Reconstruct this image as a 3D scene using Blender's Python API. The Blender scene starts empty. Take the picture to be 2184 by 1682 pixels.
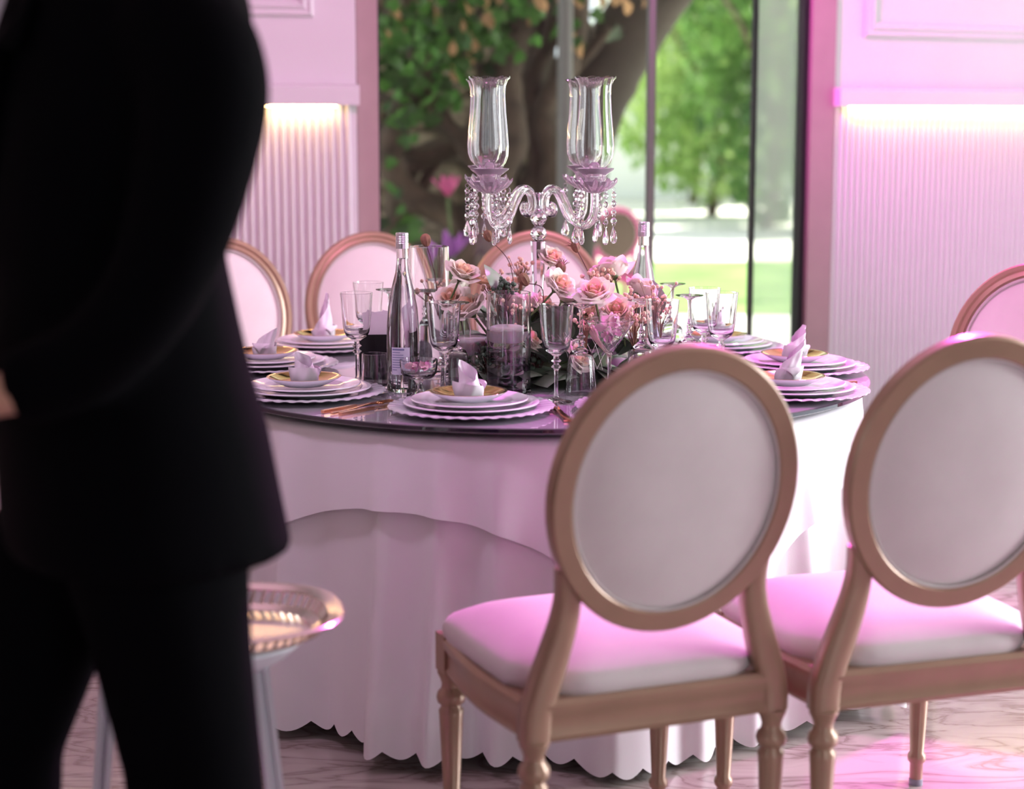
import bpy, bmesh, math, random
from mathutils import Vector, Matrix, noise
PI = math.pi
R = math.radians
random.seed(7)
C = bpy.context.scene.collection
SC = bpy.context.scene

# ------------------------------------------------------------------ camera
cam = bpy.data.cameras.new('camera')
cam_o = bpy.data.objects.new('camera', cam)
C.objects.link(cam_o)
cam.sensor_width = 36.0
cam.lens = 3800 / 2184 * 36
cam_o.location = (0, 0, 1.422)
cam_o.rotation_euler = (R(90) - math.atan(584 / 3800), 0, 0)
cam.clip_start = 0.05
cam.clip_end = 200
cam.dof.use_dof = True
cam.dof.focus_distance = 4.3
cam.dof.aperture_fstop = 2.0
SC.camera = cam_o

# ------------------------------------------------------------------ world, sun, lamps, exposure
SC.view_settings.view_transform = 'Standard'
SC.view_settings.look = 'None'
SC.view_settings.gamma = 1.0
SC.view_settings.exposure = 0.1
SC.view_settings.use_curve_mapping = False
SC.cycles.use_denoising = True
SC.cycles.max_bounces = 10
SC.cycles.diffuse_bounces = 3
SC.cycles.glossy_bounces = 5
SC.cycles.transmission_bounces = 12
SC.cycles.adaptive_threshold = 0.07
SC.cycles.light_sampling_threshold = 0.03
SC.cycles.transparent_max_bounces = 16
SC.cycles.caustics_reflective = False
SC.cycles.sample_clamp_indirect = 4.0
SC.cycles.blur_glossy = 0.3
SC.cycles.time_limit = 1200
world = bpy.data.worlds.new('world')
SC.world = world
world.use_nodes = True
bg = world.node_tree.nodes['Background']
bg.inputs[0].default_value = (0.86, 0.93, 1.0, 1)
bg.inputs[1].default_value = 1.55


def lamp(name, kind, loc, target, energy, color, **kw):
    l = bpy.data.lights.new(name, kind)
    l.energy = energy
    l.color = color
    for k, v in kw.items():
        setattr(l, k, v)
    o = bpy.data.objects.new(name, l)
    C.objects.link(o)
    o.location = loc
    d = Vector(target) - Vector(loc)
    o.rotation_euler = d.to_track_quat('-Z', 'Y').to_euler()
    return o


lamp('sun', 'SUN', (6, 20, 20), (2, 12, 0), 17.0, (1.0, 0.95, 0.86), angle=R(1.0))
# magenta party spots hung from the ceiling, and the soft pink ceiling wash of the room
lamp('party_spot', 'SPOT', (1.45, 5.9, 3.1), (0.6, 3.45, 0.5), 640, (1.0, 0.10, 0.85), spot_size=R(48), spot_blend=0.6, shadow_soft_size=0.12)
lamp('party_spot_wall', 'SPOT', (-0.3, 5.3, 3.0), (2.2, 7.7, 1.95), 520, (1.0, 0.12, 0.80), spot_size=R(62), spot_blend=0.9, shadow_soft_size=0.15)
lamp('party_spot_side', 'SPOT', (0.2, 3.4, 3.1), (1.4, 4.8, 0.8), 120, (1.0, 0.22, 0.75), spot_size=R(36), spot_blend=0.8, shadow_soft_size=0.15)
lamp('party_spot_floor', 'SPOT', (2.6, 5.6, 3.1), (1.2, 4.3, 0.0), 260, (1.0, 0.10, 0.65), spot_size=R(34), spot_blend=0.3, shadow_soft_size=0.06)
lamp('party_spot_table', 'SPOT', (-1.3, 3.4, 3.1), (0.0, 4.7, 0.8), 110, (0.96, 0.66, 1.0), spot_size=R(50), spot_blend=0.8, shadow_soft_size=0.15)
lamp('party_spot_rear', 'SPOT', (0.3, 3.2, 3.1), (-0.7, 6.5, 1.0), 190, (1.0, 0.34, 0.74), spot_size=R(60), spot_blend=0.9, shadow_soft_size=0.2)
# daylight through the glazed opening on the right side of the room
lamp('side_window_daylight', 'AREA', (4.7, 4.3, 1.5), (0.5, 3.9, 0.6), 60, (0.93, 0.96, 1.0), shape='RECTANGLE', size=2.2, size_y=2.4, spread=R(75))
lamp('ceiling_wash', 'AREA', (0.4, 4.2, 3.15), (0.4, 4.2, 0), 16, (1.0, 0.55, 0.85), shape='RECTANGLE', size=3.5, size_y=3.5)


# ------------------------------------------------------------------ helpers
def tag(o, label=None, cat=None, group=None, kind=None):
    if label: o['label'] = label
    if cat: o['category'] = cat
    if group: o['group'] = group
    if kind: o['kind'] = kind
    return o


def empty(name, loc=(0, 0, 0), rz=0.0):
    o = bpy.data.objects.new(name, None)
    C.objects.link(o)
    o.location = loc
    o.rotation_euler = (0, 0, rz)
    o.empty_display_size = 0.05
    return o


def copy_tree(o, parent=None):
    c = o.copy()
    C.objects.link(c)
    c.parent = parent
    for ch in list(o.children):
        copy_tree(ch, c)
    return c


def strip_tree(o):
    for ch in list(o.children):
        strip_tree(ch)
    bpy.data.objects.remove(o)


class MB:
    def __init__(s):
        s.v, s.f = [], []

    def add(s, vs, fs):
        n = len(s.v)
        s.v += [tuple(p) for p in vs]
        s.f += [tuple(i + n for i in q) for q in fs]
        return s

    def box(s, c, d, rot=None):
        vs = [Vector((x * d[0] / 2, y * d[1] / 2, z * d[2] / 2)) for x in (-1, 1) for y in (-1, 1) for z in (-1, 1)]
        if rot: vs = [rot @ p for p in vs]
        c = Vector(c)
        return s.add([p + c for p in vs], [(0, 1, 3, 2), (4, 6, 7, 5), (0, 4, 5, 1), (2, 3, 7, 6), (0, 2, 6, 4), (1, 5, 7, 3)])

    def lathe(s, prof, n=32, c=(0, 0, 0), mod=None, close=False):
        # prof: list of (r, z); r == 0 collapses; close joins the last ring to the first
        vs, rings = [], []
        for k, (r, z) in enumerate(prof):
            if r < 1e-6:
                rings.append([len(vs)] * n)
                vs.append((c[0], c[1], c[2] + z))
            else:
                ring = []
                for i in range(n):
                    a = 2 * PI * i / n
                    rr, zz = (r, z) if mod is None else mod(a, r, z, k)
                    ring.append(len(vs))
                    vs.append((c[0] + rr * math.cos(a), c[1] + rr * math.sin(a), c[2] + zz))
                rings.append(ring)
        fs = []
        m = len(rings)
        for k in range(m if close else m - 1):
            a, b = rings[k], rings[(k + 1) % m]
            for i in range(n):
                j = (i + 1) % n
                q = []
                for t in (a[i], a[j], b[j], b[i]):
                    if t not in q: q.append(t)
                if len(q) > 2: fs.append(tuple(q))
        return s.add(vs, fs)

    def sweep(s, path, prof, side=None, scale=None, closed=False, caps=True):
        # prof: 2D points (a, b): a along the side vector, b along tangent x side
        path = [Vector(p) for p in path]
        n, m = len(path), len(prof)
        vs = []
        sd = None
        for i, p in enumerate(path):
            if closed:
                t = path[(i + 1) % n] - path[i - 1]
            else:
                t = path[min(i + 1, n - 1)] - path[max(i - 1, 0)]
            t.normalize()
            if side is not None:
                sv = Vector(side[i] if isinstance(side, list) else side)
            elif sd is None:
                sv = Vector((0, 0, 1)) if abs(t.z) < 0.9 else Vector((1, 0, 0))
            else:
                sv = sd
            sv = (sv - t * sv.dot(t)).normalized()
            sd = sv
            bv = t.cross(sv)
            k = 1.0 if scale is None else scale[i]
            ka, kb = k if isinstance(k, tuple) else (k, k)
            for a, b in prof:
                vs.append(p + sv * a * ka + bv * b * kb)
        fs = []
        for i in range(n if closed else n - 1):
            i2 = (i + 1) % n
            for j in range(m):
                j2 = (j + 1) % m
                fs.append((i * m + j, i * m + j2, i2 * m + j2, i2 * m + j))
        if caps and not closed:
            fs.append(tuple(range(m - 1, -1, -1)))
            fs.append(tuple((n - 1) * m + j for j in range(m)))
        return s.add(vs, fs)

    def tube(s, path, rad, n=8, closed=False):
        prof = [(math.cos(2 * PI * k / n), math.sin(2 * PI * k / n)) for k in range(n)]
        sc = [rad] * len(path) if not isinstance(rad, (list, tuple)) else list(rad)
        return s.sweep(path, prof, scale=sc, closed=closed)

    def grid(s, fn, nu, nv, closeu=False):
        vs = [fn(i / (nu if closeu else nu - 1), j / (nv - 1)) for j in range(nv) for i in range(nu)]
        fs = []
        for j in range(nv - 1):
            for i in range(nu if closeu else nu - 1):
                i2 = (i + 1) % nu
                fs.append((j * nu + i, j * nu + i2, (j + 1) * nu + i2, (j + 1) * nu + i))
        return s.add(vs, fs)

    def ball(s, c, r, nu=8, nv=6):
        sx = r if isinstance(r, tuple) else (r, r, r)
        prof = [(math.sin(PI * k / nv), -math.cos(PI * k / nv)) for k in range(nv + 1)]
        prof[0] = (0, -1); prof[-1] = (0, 1)
        t = MB().lathe(prof, nu)
        return s.add([(c[0] + x * sx[0], c[1] + y * sx[1], c[2] + z * sx[2]) for x, y, z in t.v], t.f)

    def xf(s, m):
        s.v = [tuple(m @ Vector(p)) for p in s.v]
        return s

    def mesh(s, name, mat, smooth=True, angle=40):
        me = bpy.data.meshes.new(name)
        me.from_pydata(s.v, [], s.f)
        bm = bmesh.new(); bm.from_mesh(me)
        bmesh.ops.recalc_face_normals(bm, faces=bm.faces)
        bm.to_mesh(me); bm.free()
        if smooth:
            me.polygons.foreach_set('use_smooth', [True] * len(me.polygons))
            if angle: me.set_sharp_from_angle(angle=R(angle))
        if mat: me.materials.append(mat)
        return me

    def build(s, name, mat, parent=None, smooth=True, angle=40, loc=None):
        return put(name, s.mesh(name, mat, smooth, angle), parent, loc)


def put(name, me, parent=None, loc=None, rot=None, scale=None):
    o = bpy.data.objects.new(name, me)
    C.objects.link(o)
    if parent: o.parent = parent
    if loc is not None: o.location = loc
    if rot is not None: o.rotation_euler = rot
    if scale is not None: o.scale = (scale,) * 3 if isinstance(scale, (int, float)) else scale
    return o


def bez(pts, n=24):
    # Catmull-Rom through the points
    P = [Vector(p) for p in pts]
    out = []
    segs = len(P) - 1
    per = max(2, n // segs)
    for i in range(segs):
        p0, p1, p2, p3 = P[max(i - 1, 0)], P[i], P[i + 1], P[min(i + 2, segs)]
        for k in range(per):
            t = k / per
            out.append(0.5 * ((2 * p1) + (p2 - p0) * t + (2 * p0 - 5 * p1 + 4 * p2 - p3) * t * t + (3 * p1 - p0 - 3 * p2 + p3) * t ** 3))
    out.append(P[-1])
    return out


# ------------------------------------------------------------------ materials
def nodes_of(name):
    m = bpy.data.materials.new(name)
    m.use_nodes = True
    nt = m.node_tree
    return m, nt, nt.nodes['Principled BSDF']


def mat(name, col, rough=0.5, metal=0.0, vary=0.0, vscale=8.0, bump=0.0, bscale=60.0, **kw):
    m, nt, p = nodes_of(name)
    p.inputs['Base Color'].default_value = (*col, 1)
    p.inputs['Roughness'].default_value = rough
    p.inputs['Metallic'].default_value = metal
    for k, v in kw.items():
        p.inputs[k.replace('_', ' ')].default_value = v
    if vary or bump:
        tc = nt.nodes.new('ShaderNodeTexCoord')
    if vary:
        nz = nt.nodes.new('ShaderNodeTexNoise')
        nz.inputs['Scale'].default_value = vscale
        nz.inputs['Detail'].default_value = 4
        nt.links.new(tc.outputs['Object'], nz.inputs['Vector'])
        rp = nt.nodes.new('ShaderNodeValToRGB')
        rp.color_ramp.elements[0].position = 0.3
        rp.color_ramp.elements[1].position = 0.7
        rp.color_ramp.elements[0].color = (*[c * (1 - vary) for c in col], 1)
        rp.color_ramp.elements[1].color = (*[min(1, c * (1 + vary)) for c in col], 1)
        nt.links.new(nz.outputs[0], rp.inputs[0])
        nt.links.new(rp.outputs[0], p.inputs['Base Color'])
    if bump:
        nb = nt.nodes.new('ShaderNodeTexNoise')
        nb.inputs['Scale'].default_value = bscale
        nb.inputs['Detail'].default_value = 5
        nt.links.new(tc.outputs['Object'], nb.inputs['Vector'])
        bp = nt.nodes.new('ShaderNodeBump')
        bp.inputs['Strength'].default_value = bump
        bp.inputs['Distance'].default_value = 0.004
        nt.links.new(nb.outputs[0], bp.inputs['Height'])
        nt.links.new(bp.outputs[0], p.inputs['Normal'])
    return m


def glass(name, col=(1, 1, 1), rough=0.0, ior=1.5):
    return mat(name, col, rough, 0.0, Transmission_Weight=1.0, IOR=ior)


def pane_mat(name, tint=(1, 1, 1), haze=0.0, ior=1.45):
    # thin sheet glass: mostly see-through, mirror reflection by Fresnel, optional milky haze
    m = bpy.data.materials.new(name)
    m.use_nodes = True
    nt = m.node_tree
    nt.nodes.clear()
    out = nt.nodes.new('ShaderNodeOutputMaterial')
    tr = nt.nodes.new('ShaderNodeBsdfTransparent'); tr.inputs[0].default_value = (*tint, 1)
    gl = nt.nodes.new('ShaderNodeBsdfGlossy'); gl.inputs['Roughness'].default_value = 0.0
    fr = nt.nodes.new('ShaderNodeFresnel'); fr.inputs[0].default_value = ior
    mx = nt.nodes.new('ShaderNodeMixShader')
    nt.links.new(fr.outputs[0], mx.inputs[0]); nt.links.new(tr.outputs[0], mx.inputs[1]); nt.links.new(gl.outputs[0], mx.inputs[2])
    last = mx
    if haze:
        df = nt.nodes.new('ShaderNodeBsdfTranslucent'); df.inputs[0].default_value = (0.9, 0.95, 0.92, 1)
        m2 = nt.nodes.new('ShaderNodeMixShader'); m2.inputs[0].default_value = haze
        nt.links.new(mx.outputs[0], m2.inputs[1]); nt.links.new(df.outputs[0], m2.inputs[2])
        last = m2
    nt.links.new(last.outputs[0], out.inputs[0])
    return m


def emit(name, col, strength):
    m = bpy.data.materials.new(name)
    m.use_nodes = True
    nt = m.node_tree
    nt.nodes.clear()
    out = nt.nodes.new('ShaderNodeOutputMaterial')
    e = nt.nodes.new('ShaderNodeEmission')
    e.inputs[0].default_value = (*col, 1); e.inputs[1].default_value = strength
    nt.links.new(e.outputs[0], out.inputs[0])
    return m


def leaf_mat(name, col, vary=0.35, trans=0.35, rough=0.45):
    m, nt, p = nodes_of(name)
    oi = nt.nodes.new('ShaderNodeObjectInfo')
    rp = nt.nodes.new('ShaderNodeValToRGB')
    rp.color_ramp.elements[0].color = (*[c * (1 - vary) for c in col], 1)
    rp.color_ramp.elements[1].color = (*[min(1, c * (1 + vary)) for c in col], 1)
    nt.links.new(oi.outputs['Random'], rp.inputs[0])
    nt.links.new(rp.outputs[0], p.inputs['Base Color'])
    p.inputs['Roughness'].default_value = rough
    tl = nt.nodes.new('ShaderNodeBsdfTranslucent')
    nt.links.new(rp.outputs[0], tl.inputs[0])
    mx = nt.nodes.new('ShaderNodeMixShader'); mx.inputs[0].default_value = trans
    nt.links.new(p.outputs[0], mx.inputs[1]); nt.links.new(tl.outputs[0], mx.inputs[2])
    nt.links.new(mx.outputs[0], nt.nodes['Material Output'].inputs[0])
    return m


def foliage_mat(name, dark, light, scale=1.2):
    m, nt, p = nodes_of(name)
    tc = nt.nodes.new('ShaderNodeTexCoord')
    nz = nt.nodes.new('ShaderNodeTexNoise'); nz.inputs['Scale'].default_value = scale
    nz.inputs['Detail'].default_value = 6
    rp = nt.nodes.new('ShaderNodeValToRGB')
    rp.color_ramp.elements[0].position = 0.35; rp.color_ramp.elements[1].position = 0.65
    rp.color_ramp.elements[0].color = (*dark, 1); rp.color_ramp.elements[1].color = (*light, 1)
    nt.links.new(tc.outputs['Object'], nz.inputs['Vector']); nt.links.new(nz.outputs[0], rp.inputs[0])
    nt.links.new(rp.outputs[0], p.inputs['Base Color'])
    p.inputs['Roughness'].default_value = 0.5
    tl = nt.nodes.new('ShaderNodeBsdfTranslucent'); nt.links.new(rp.outputs[0], tl.inputs[0])
    mx = nt.nodes.new('ShaderNodeMixShader'); mx.inputs[0].default_value = 0.45
    nt.links.new(p.outputs[0], mx.inputs[1]); nt.links.new(tl.outputs[0], mx.inputs[2])
    nt.links.new(mx.outputs[0], nt.nodes['Material Output'].inputs[0])
    return m


def marble():
    m, nt, p = nodes_of('polished_marble')
    tc = nt.nodes.new('ShaderNodeTexCoord')
    mp = nt.nodes.new('ShaderNodeMapping'); mp.inputs['Scale'].default_value = (1.6, 4.2, 1); mp.inputs['Rotation'].default_value = (0, 0, 0.35)
    nt.links.new(tc.outputs['Object'], mp.inputs[0])
    n1 = nt.nodes.new('ShaderNodeTexNoise'); n1.inputs['Scale'].default_value = 1.8; n1.inputs['Detail'].default_value = 8
    n1.inputs['Distortion'].default_value = 1.6
    nt.links.new(mp.outputs[0], n1.inputs['Vector'])
    ab = nt.nodes.new('ShaderNodeMath'); ab.operation = 'SUBTRACT'; ab.inputs[1].default_value = 0.5
    nt.links.new(n1.outputs[0], ab.inputs[0])
    a2 = nt.nodes.new('ShaderNodeMath'); a2.operation = 'ABSOLUTE'; nt.links.new(ab.outputs[0], a2.inputs[0])
    rp = nt.nodes.new('ShaderNodeValToRGB')
    e = rp.color_ramp.elements
    e[0].position = 0.0; e[0].color = (0.30, 0.24, 0.22, 1)
    e[1].position = 0.035; e[1].color = (0.48, 0.41, 0.38, 1)
    e2 = e.new(0.12); e2.color = (0.56, 0.49, 0.46, 1)
    nt.links.new(a2.outputs[0], rp.inputs[0])
    nt.links.new(rp.outputs[0], p.inputs['Base Color'])
    p.inputs['Roughness'].default_value = 0.16
    return m


def stone_wall_mat():
    m, nt, p = nodes_of('garden_stone')
    tc = nt.nodes.new('ShaderNodeTexCoord')
    nz = nt.nodes.new('ShaderNodeTexNoise'); nz.inputs['Scale'].default_value = 3.5; nz.inputs['Detail'].default_value = 8
    nt.links.new(tc.outputs['Object'], nz.inputs['Vector'])
    rp = nt.nodes.new('ShaderNodeValToRGB')
    rp.color_ramp.elements[0].position = 0.35; rp.color_ramp.elements[0].color = (0.13, 0.095, 0.06, 1)
    rp.color_ramp.elements[1].position = 0.68; rp.color_ramp.elements[1].color = (0.42, 0.34, 0.24, 1)
    nt.links.new(nz.outputs[0], rp.inputs[0]); nt.links.new(rp.outputs[0], p.inputs['Base Color'])
    p.inputs['Roughness'].default_value = 0.9
    return m


M = {}
M['wall'] = mat('painted_wall', (0.80, 0.78, 0.80), 0.55, vary=0.02, vscale=3, bump=0.03, bscale=90)
M['frame'] = mat('rose_taupe_frame', (0.44, 0.30, 0.31), 0.45, vary=0.04)
M['seal'] = mat('black_rubber_seal', (0.012, 0.012, 0.014), 0.5)
M['marble'] = marble()
M['ceiling'] = mat('ceiling_paint', (0.75, 0.68, 0.72), 0.8)
M['pane'] = pane_mat('window_glass', (0.96, 0.98, 0.97))
M['pane_hazy'] = pane_mat('window_glass_hazy', (0.9, 0.93, 0.9), 0.32)  # milky haze put in for reflections between overlapped panes
M['led'] = emit('warm_led_strip', (1.0, 0.64, 0.28), 34.0)
M['gold_wood'] = mat('champagne_gold_paint', (0.42, 0.27, 0.18), 0.34, 0.3, vary=0.06, vscale=12, Coat_Weight=0.3, Coat_Roughness=0.2)
M['fabric'] = mat('ivory_upholstery', (0.80, 0.74, 0.72), 0.75, vary=0.02, vscale=20, bump=0.08, bscale=420, Sheen_Weight=0.2)
M['piping'] = mat('upholstery_piping', (0.62, 0.56, 0.54), 0.7)
M['rubber'] = mat('grey_rubber_foot', (0.30, 0.30, 0.36), 0.6)
M['cloth'] = mat('white_satin_cloth', (0.86, 0.82, 0.84), 0.38, vary=0.02, vscale=5, bump=0.04, bscale=300, Sheen_Weight=0.15)
M['cloth2'] = mat('white_overlay_satin', (0.88, 0.85, 0.87), 0.30, vary=0.02, vscale=5, bump=0.03, bscale=300, Sheen_Weight=0.2)
M['table_wood'] = mat('table_plywood', (0.35, 0.24, 0.15), 0.6, vary=0.1)
M['mirror_top'] = mat('mirror_glass_top', (0.58, 0.58, 0.60), 0.02, 0.45, Specular_IOR_Level=0.8)
M['mirror_edge'] = mat('dark_glass_edge', (0.02, 0.015, 0.03), 0.08, 0.0, Coat_Weight=1.0)
M['glass'] = glass('clear_glass')
M['crystal'] = glass('cut_crystal', (1.0, 0.985, 1.0), 0.0, 1.62)
M['crystal_pink'] = mat('frosted_crystal', (1.0, 0.94, 0.985), 0.05, Transmission_Weight=0.82, IOR=1.5)
M['charger_glass'] = mat('ribbed_charger_glass', (0.90, 0.92, 0.95), 0.06, Transmission_Weight=0.5, IOR=1.48)
M['water'] = glass('water', (0.97, 0.985, 1.0), 0.0, 1.33)
M['porcelain'] = mat('white_porcelain', (0.84, 0.83, 0.87), 0.12, Coat_Weight=0.4)
M['gold'] = mat('polished_gold', (0.78, 0.52, 0.20), 0.10, 1.0)
M['rose_gold'] = mat('rose_gold_cutlery', (0.80, 0.45, 0.26), 0.16, 1.0)
M['chrome'] = mat('chrome', (0.75, 0.75, 0.78), 0.08, 1.0)
M['alu'] = mat('brushed_aluminium_cap', (0.72, 0.71, 0.76), 0.3, 1.0)
M['napkin'] = mat('white_linen_napkin', (0.88, 0.83, 0.87), 0.8, bump=0.1, bscale=500)
M['wax'] = mat('white_candle_wax', (0.88, 0.82, 0.86), 0.35, Subsurface_Weight=0.2)
M['wick'] = mat('candle_wick', (0.8, 0.76, 0.74), 0.9)
M['black'] = mat('black_lacquer', (0.006, 0.006, 0.008), 0.35)
M['paper'] = mat('white_card', (0.85, 0.83, 0.85), 0.7)
M['label'] = mat('bottle_label_paper', (0.62, 0.62, 0.74), 0.5)
M['print'] = mat('bottle_label_print', (0.16, 0.18, 0.34), 0.5)
M['petal_in'] = leaf_mat('peach_rose_petal', (0.92, 0.62, 0.46), 0.06, 0.3, 0.55)
M['petal'] = leaf_mat('blush_rose_petal', (0.93, 0.79, 0.68), 0.05, 0.3, 0.55)
M['petal_out'] = leaf_mat('pale_rose_petal', (0.93, 0.87, 0.78), 0.04, 0.3, 0.55)
M['coral'] = mat('coral_dried_blossom', (0.90, 0.60, 0.46), 0.8, vary=0.15, vscale=60)
M['stem'] = mat('green_stem', (0.10, 0.16, 0.05), 0.6)
M['twig'] = mat('dark_dry_twig', (0.09, 0.03, 0.025), 0.7)
M['pod'] = mat('dry_seed_pod', (0.24, 0.12, 0.07), 0.7, vary=0.3, vscale=60, bump=0.3, bscale=200)
M['magnolia'] = leaf_mat('grey_green_leaf', (0.20, 0.27, 0.19), 0.40, 0.08, 0.32)
M['herb'] = mat('dark_green_cluster', (0.07, 0.12, 0.075), 0.6, vary=0.3, vscale=60)
M['calla'] = mat('peach_calla', (0.82, 0.45, 0.25), 0.5, vary=0.1)
M['magenta_petal'] = mat('mauve_petal', (0.55, 0.18, 0.36), 0.6, vary=0.3, vscale=30)
M['pink_petal'] = mat('pink_petal', (0.80, 0.48, 0.56), 0.6, vary=0.2, vscale=30)
M['moss'] = mat('florist_moss', (0.09, 0.11, 0.06), 0.9, bump=0.6, bscale=80)
M['suit'] = mat('black_wool_suit', (0.0008, 0.0007, 0.0015), 0.85, bump=0.05, bscale=500, Specular_IOR_Level=0.05)
M['shirt'] = mat('white_cotton_shirt', (0.72, 0.76, 0.82), 0.7)
M['skin'] = mat('skin', (0.62, 0.36, 0.25), 0.5, vary=0.06, vscale=14, Subsurface_Weight=0.1)
M['hair'] = mat('dark_hair', (0.015, 0.011, 0.009), 0.5, bump=0.5, bscale=200)
M['leather'] = mat('black_leather_shoe', (0.008, 0.008, 0.008), 0.3)
M['eye'] = mat('eye_white', (0.8, 0.78, 0.75), 0.2)
M['silver'] = mat('silver_gilt_tray', (0.74, 0.66, 0.58), 0.18, 1.0)
M['white_paint'] = mat('white_painted_wood', (0.80, 0.82, 0.86), 0.4)
M['bark'] = mat('vine_bark', (0.085, 0.06, 0.042), 0.9, vary=0.4, vscale=7, bump=0.9, bscale=30)
M['bark2'] = mat('tree_bark', (0.06, 0.047, 0.036), 0.9, vary=0.35, vscale=3, bump=0.8, bscale=12)
M['stone'] = stone_wall_mat()
M['mortar'] = mat('wall_mortar', (0.12, 0.10, 0.075), 0.95, vary=0.2)
M['ivy'] = leaf_mat('ivy_leaf', (0.06, 0.16, 0.03), 0.7, 0.4, 0.4)
M['dry'] = leaf_mat('dry_tan_leaf', (0.52, 0.30, 0.16), 0.35, 0.4, 0.7)
M['lawn'] = foliage_mat('lawn_grass', (0.16, 0.34, 0.07), (0.34, 0.52, 0.16), 1.5)
M['terrace'] = mat('pale_terrace_stone', (0.62, 0.62, 0.58), 0.8, vary=0.08, vscale=2)
M['path'] = mat('sunlit_gravel_path', (0.78, 0.76, 0.68), 0.9, vary=0.06, vscale=2)
M['tree_leaf'] = foliage_mat('sunlit_tree_leaf', (0.14, 0.30, 0.05), (0.58, 0.74, 0.30), 0.8)
M['tree_leaf2'] = foliage_mat('deep_tree_leaf', (0.04, 0.12, 0.03), (0.22, 0.42, 0.10), 0.8)
M['far_wall'] = mat('white_rendered_wall', (0.82, 0.84, 0.82), 0.8, vary=0.03)
M['pole'] = mat('grey_metal_pole', (0.20, 0.19, 0.18), 0.6, 0.3)
M['brown_pad'] = mat('brown_upholstery', (0.10, 0.065, 0.05), 0.8)
M['pink_edge_light'] = mat('painted_pink_edge_light', (0.42, 0.025, 0.17), 0.4)  # magenta light on the chair edges, painted into the frame colour
M['purple'] = mat('purple_reflection_petal', (0.42, 0.12, 0.50), 0.5, vary=0.2, vscale=10)  # petal colour stands in for magenta reflections in the glass
M['hot_pink'] = mat('hot_pink_petal', (0.72, 0.14, 0.34), 0.5, vary=0.2, vscale=10)

# ------------------------------------------------------------------ the setting
ZC = 3.3
f = MB().box((0.5, 3.4, -0.05), (8.6, 9.0, 0.1)).build('floor', M['marble'], smooth=False)
tag(f, 'pale veined polished marble floor', 'floor', kind='structure')
f = MB().box((0.5, 4.4, ZC + 0.05), (8.6, 11.4, 0.1)).build('ceiling', M['ceiling'], smooth=False)  # unseen; overhang added past the window to keep the sun out
tag(f, 'plain pale ceiling above the room, overhang added to block sun', 'ceiling', kind='structure')


def wall_frame(p0, p1):
    p0, p1 = Vector((*p0, 0)), Vector((*p1, 0))
    d = (p1 - p0)
    L = d.length
    d.normalize()
    return p0, d, L, math.atan2(d.y, d.x)


LEDGE0, LEDGE1 = 1.478, 1.552


def ribbed_wall(name, p0, p1, label, rib0, rib1, panel, led0, led1):
    """wall in local coords: x along the wall, -y towards the room"""
    a, d, L, ang = wall_frame(p0, p1)
    t = 0.16
    root = empty(name, a, ang)
    tag(root, label, 'wall', kind='structure')
    MB().box((L / 2, t / 2, ZC / 2), (L, t, ZC)).build('wall_panel', M['wall'], root, False)
    # fluted strips below the ledge, one object each
    pitch = 0.030
    w = 0.0200
    prof = [(w / 2 * math.cos(PI * k / 6), -0.0155 * math.sin(PI * k / 6)) for k in range(7)]
    rib = MB()
    vs = [(x, y, 0.10) for x, y in prof] + [(x, y, LEDGE0) for x, y in prof]
    rib.add(vs, [(k, k + 1, k + 8, k + 7) for k in range(6)] + [(6, 0, 7, 13)])
    me = rib.mesh('rib', M['wall'], True, 60)
    n = int((rib1 - rib0) / pitch)
    for k in range(n):
        put('rib', me, root, (rib0 + (k + 0.5) * pitch, 0.001, 0))
    # ledge with a rounded top edge and an LED strip beneath it
    pr = [(0, 0), (-0.062, 0), (-0.062, 0.062), (-0.054, 0.072), (-0.006, 0.076), (0, 0.076)]
    lm = MB().sweep([(-0.006, 0, LEDGE0), (L + 0.006, 0, LEDGE0)], [(b, -a_) for a_, b in pr], side=(0, 0, 1))
    lg = lm.build('ledge', M['wall'], root, False)
    MB().box(((led0 + led1) / 2, -0.040, LEDGE0 - 0.004), (led1 - led0, 0.016, 0.008)).build('led_strip', M['led'], root, False)
    MB().box((L / 2, -0.010, 0.05), (L, 0.02, 0.10)).build('baseboard', M['wall'], root, False)
    # picture-frame moulding on the upper wall
    x0, x1, z0, z1 = panel
    prm = [(-0.030, 0), (0.030, 0), (0.030, 0.006), (0.018, 0.018), (0.004, 0.012), (-0.008, 0.022), (-0.024, 0.014), (-0.030, 0.006)]
    pth = [(x0, 0, z0), (x1, 0, z0), (x1, 0, z1), (x0, 0, z1)]
    vs = []
    cx, cz = (x0 + x1) / 2, (z0 + z1) / 2
    for (px, py, pz) in pth:
        for u, v in prm:
            vs.append((px + u * (1 if px > cx else -1), -v, pz + u * (1 if pz > cz else -1)))
    fs = []
    m = len(prm)
    for i in range(4):
        for j in range(m):
            fs.append((i * m + j, i * m + (j + 1) % m, ((i + 1) % 4) * m + (j + 1) % m, ((i + 1) % 4) * m + j))
    MB().add(vs, fs).build('panel_moulding', M['wall'], root, False)
    return root


ribbed_wall('wall_left', (-2.75, 6.30), (-0.575, 6.68), 'lilac white wall with fluted wainscot and lit ledge behind the dark suited waiter',
            0.03, 2.19, (0.55, 2.025, 1.825, 2.95), 0.06, 2.13)
ribbed_wall('wall_right', (1.295, 7.30), (3.2, 8.27), 'pink lit wall with fluted wainscot and lit ledge beside the window',
            0.0, 1.75, (0.175, 1.80, 1.785, 2.95), 0.06, 1.9)
f = MB().box((-2.85, 3.3, ZC / 2), (0.2, 6.2, ZC)).build('wall_side_blocker', M['frame'], smooth=False)  # unseen wall, added to darken the left side
tag(f, 'unseen side wall left of the waiter, added to darken the cloth', 'wall', kind='structure')

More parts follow.
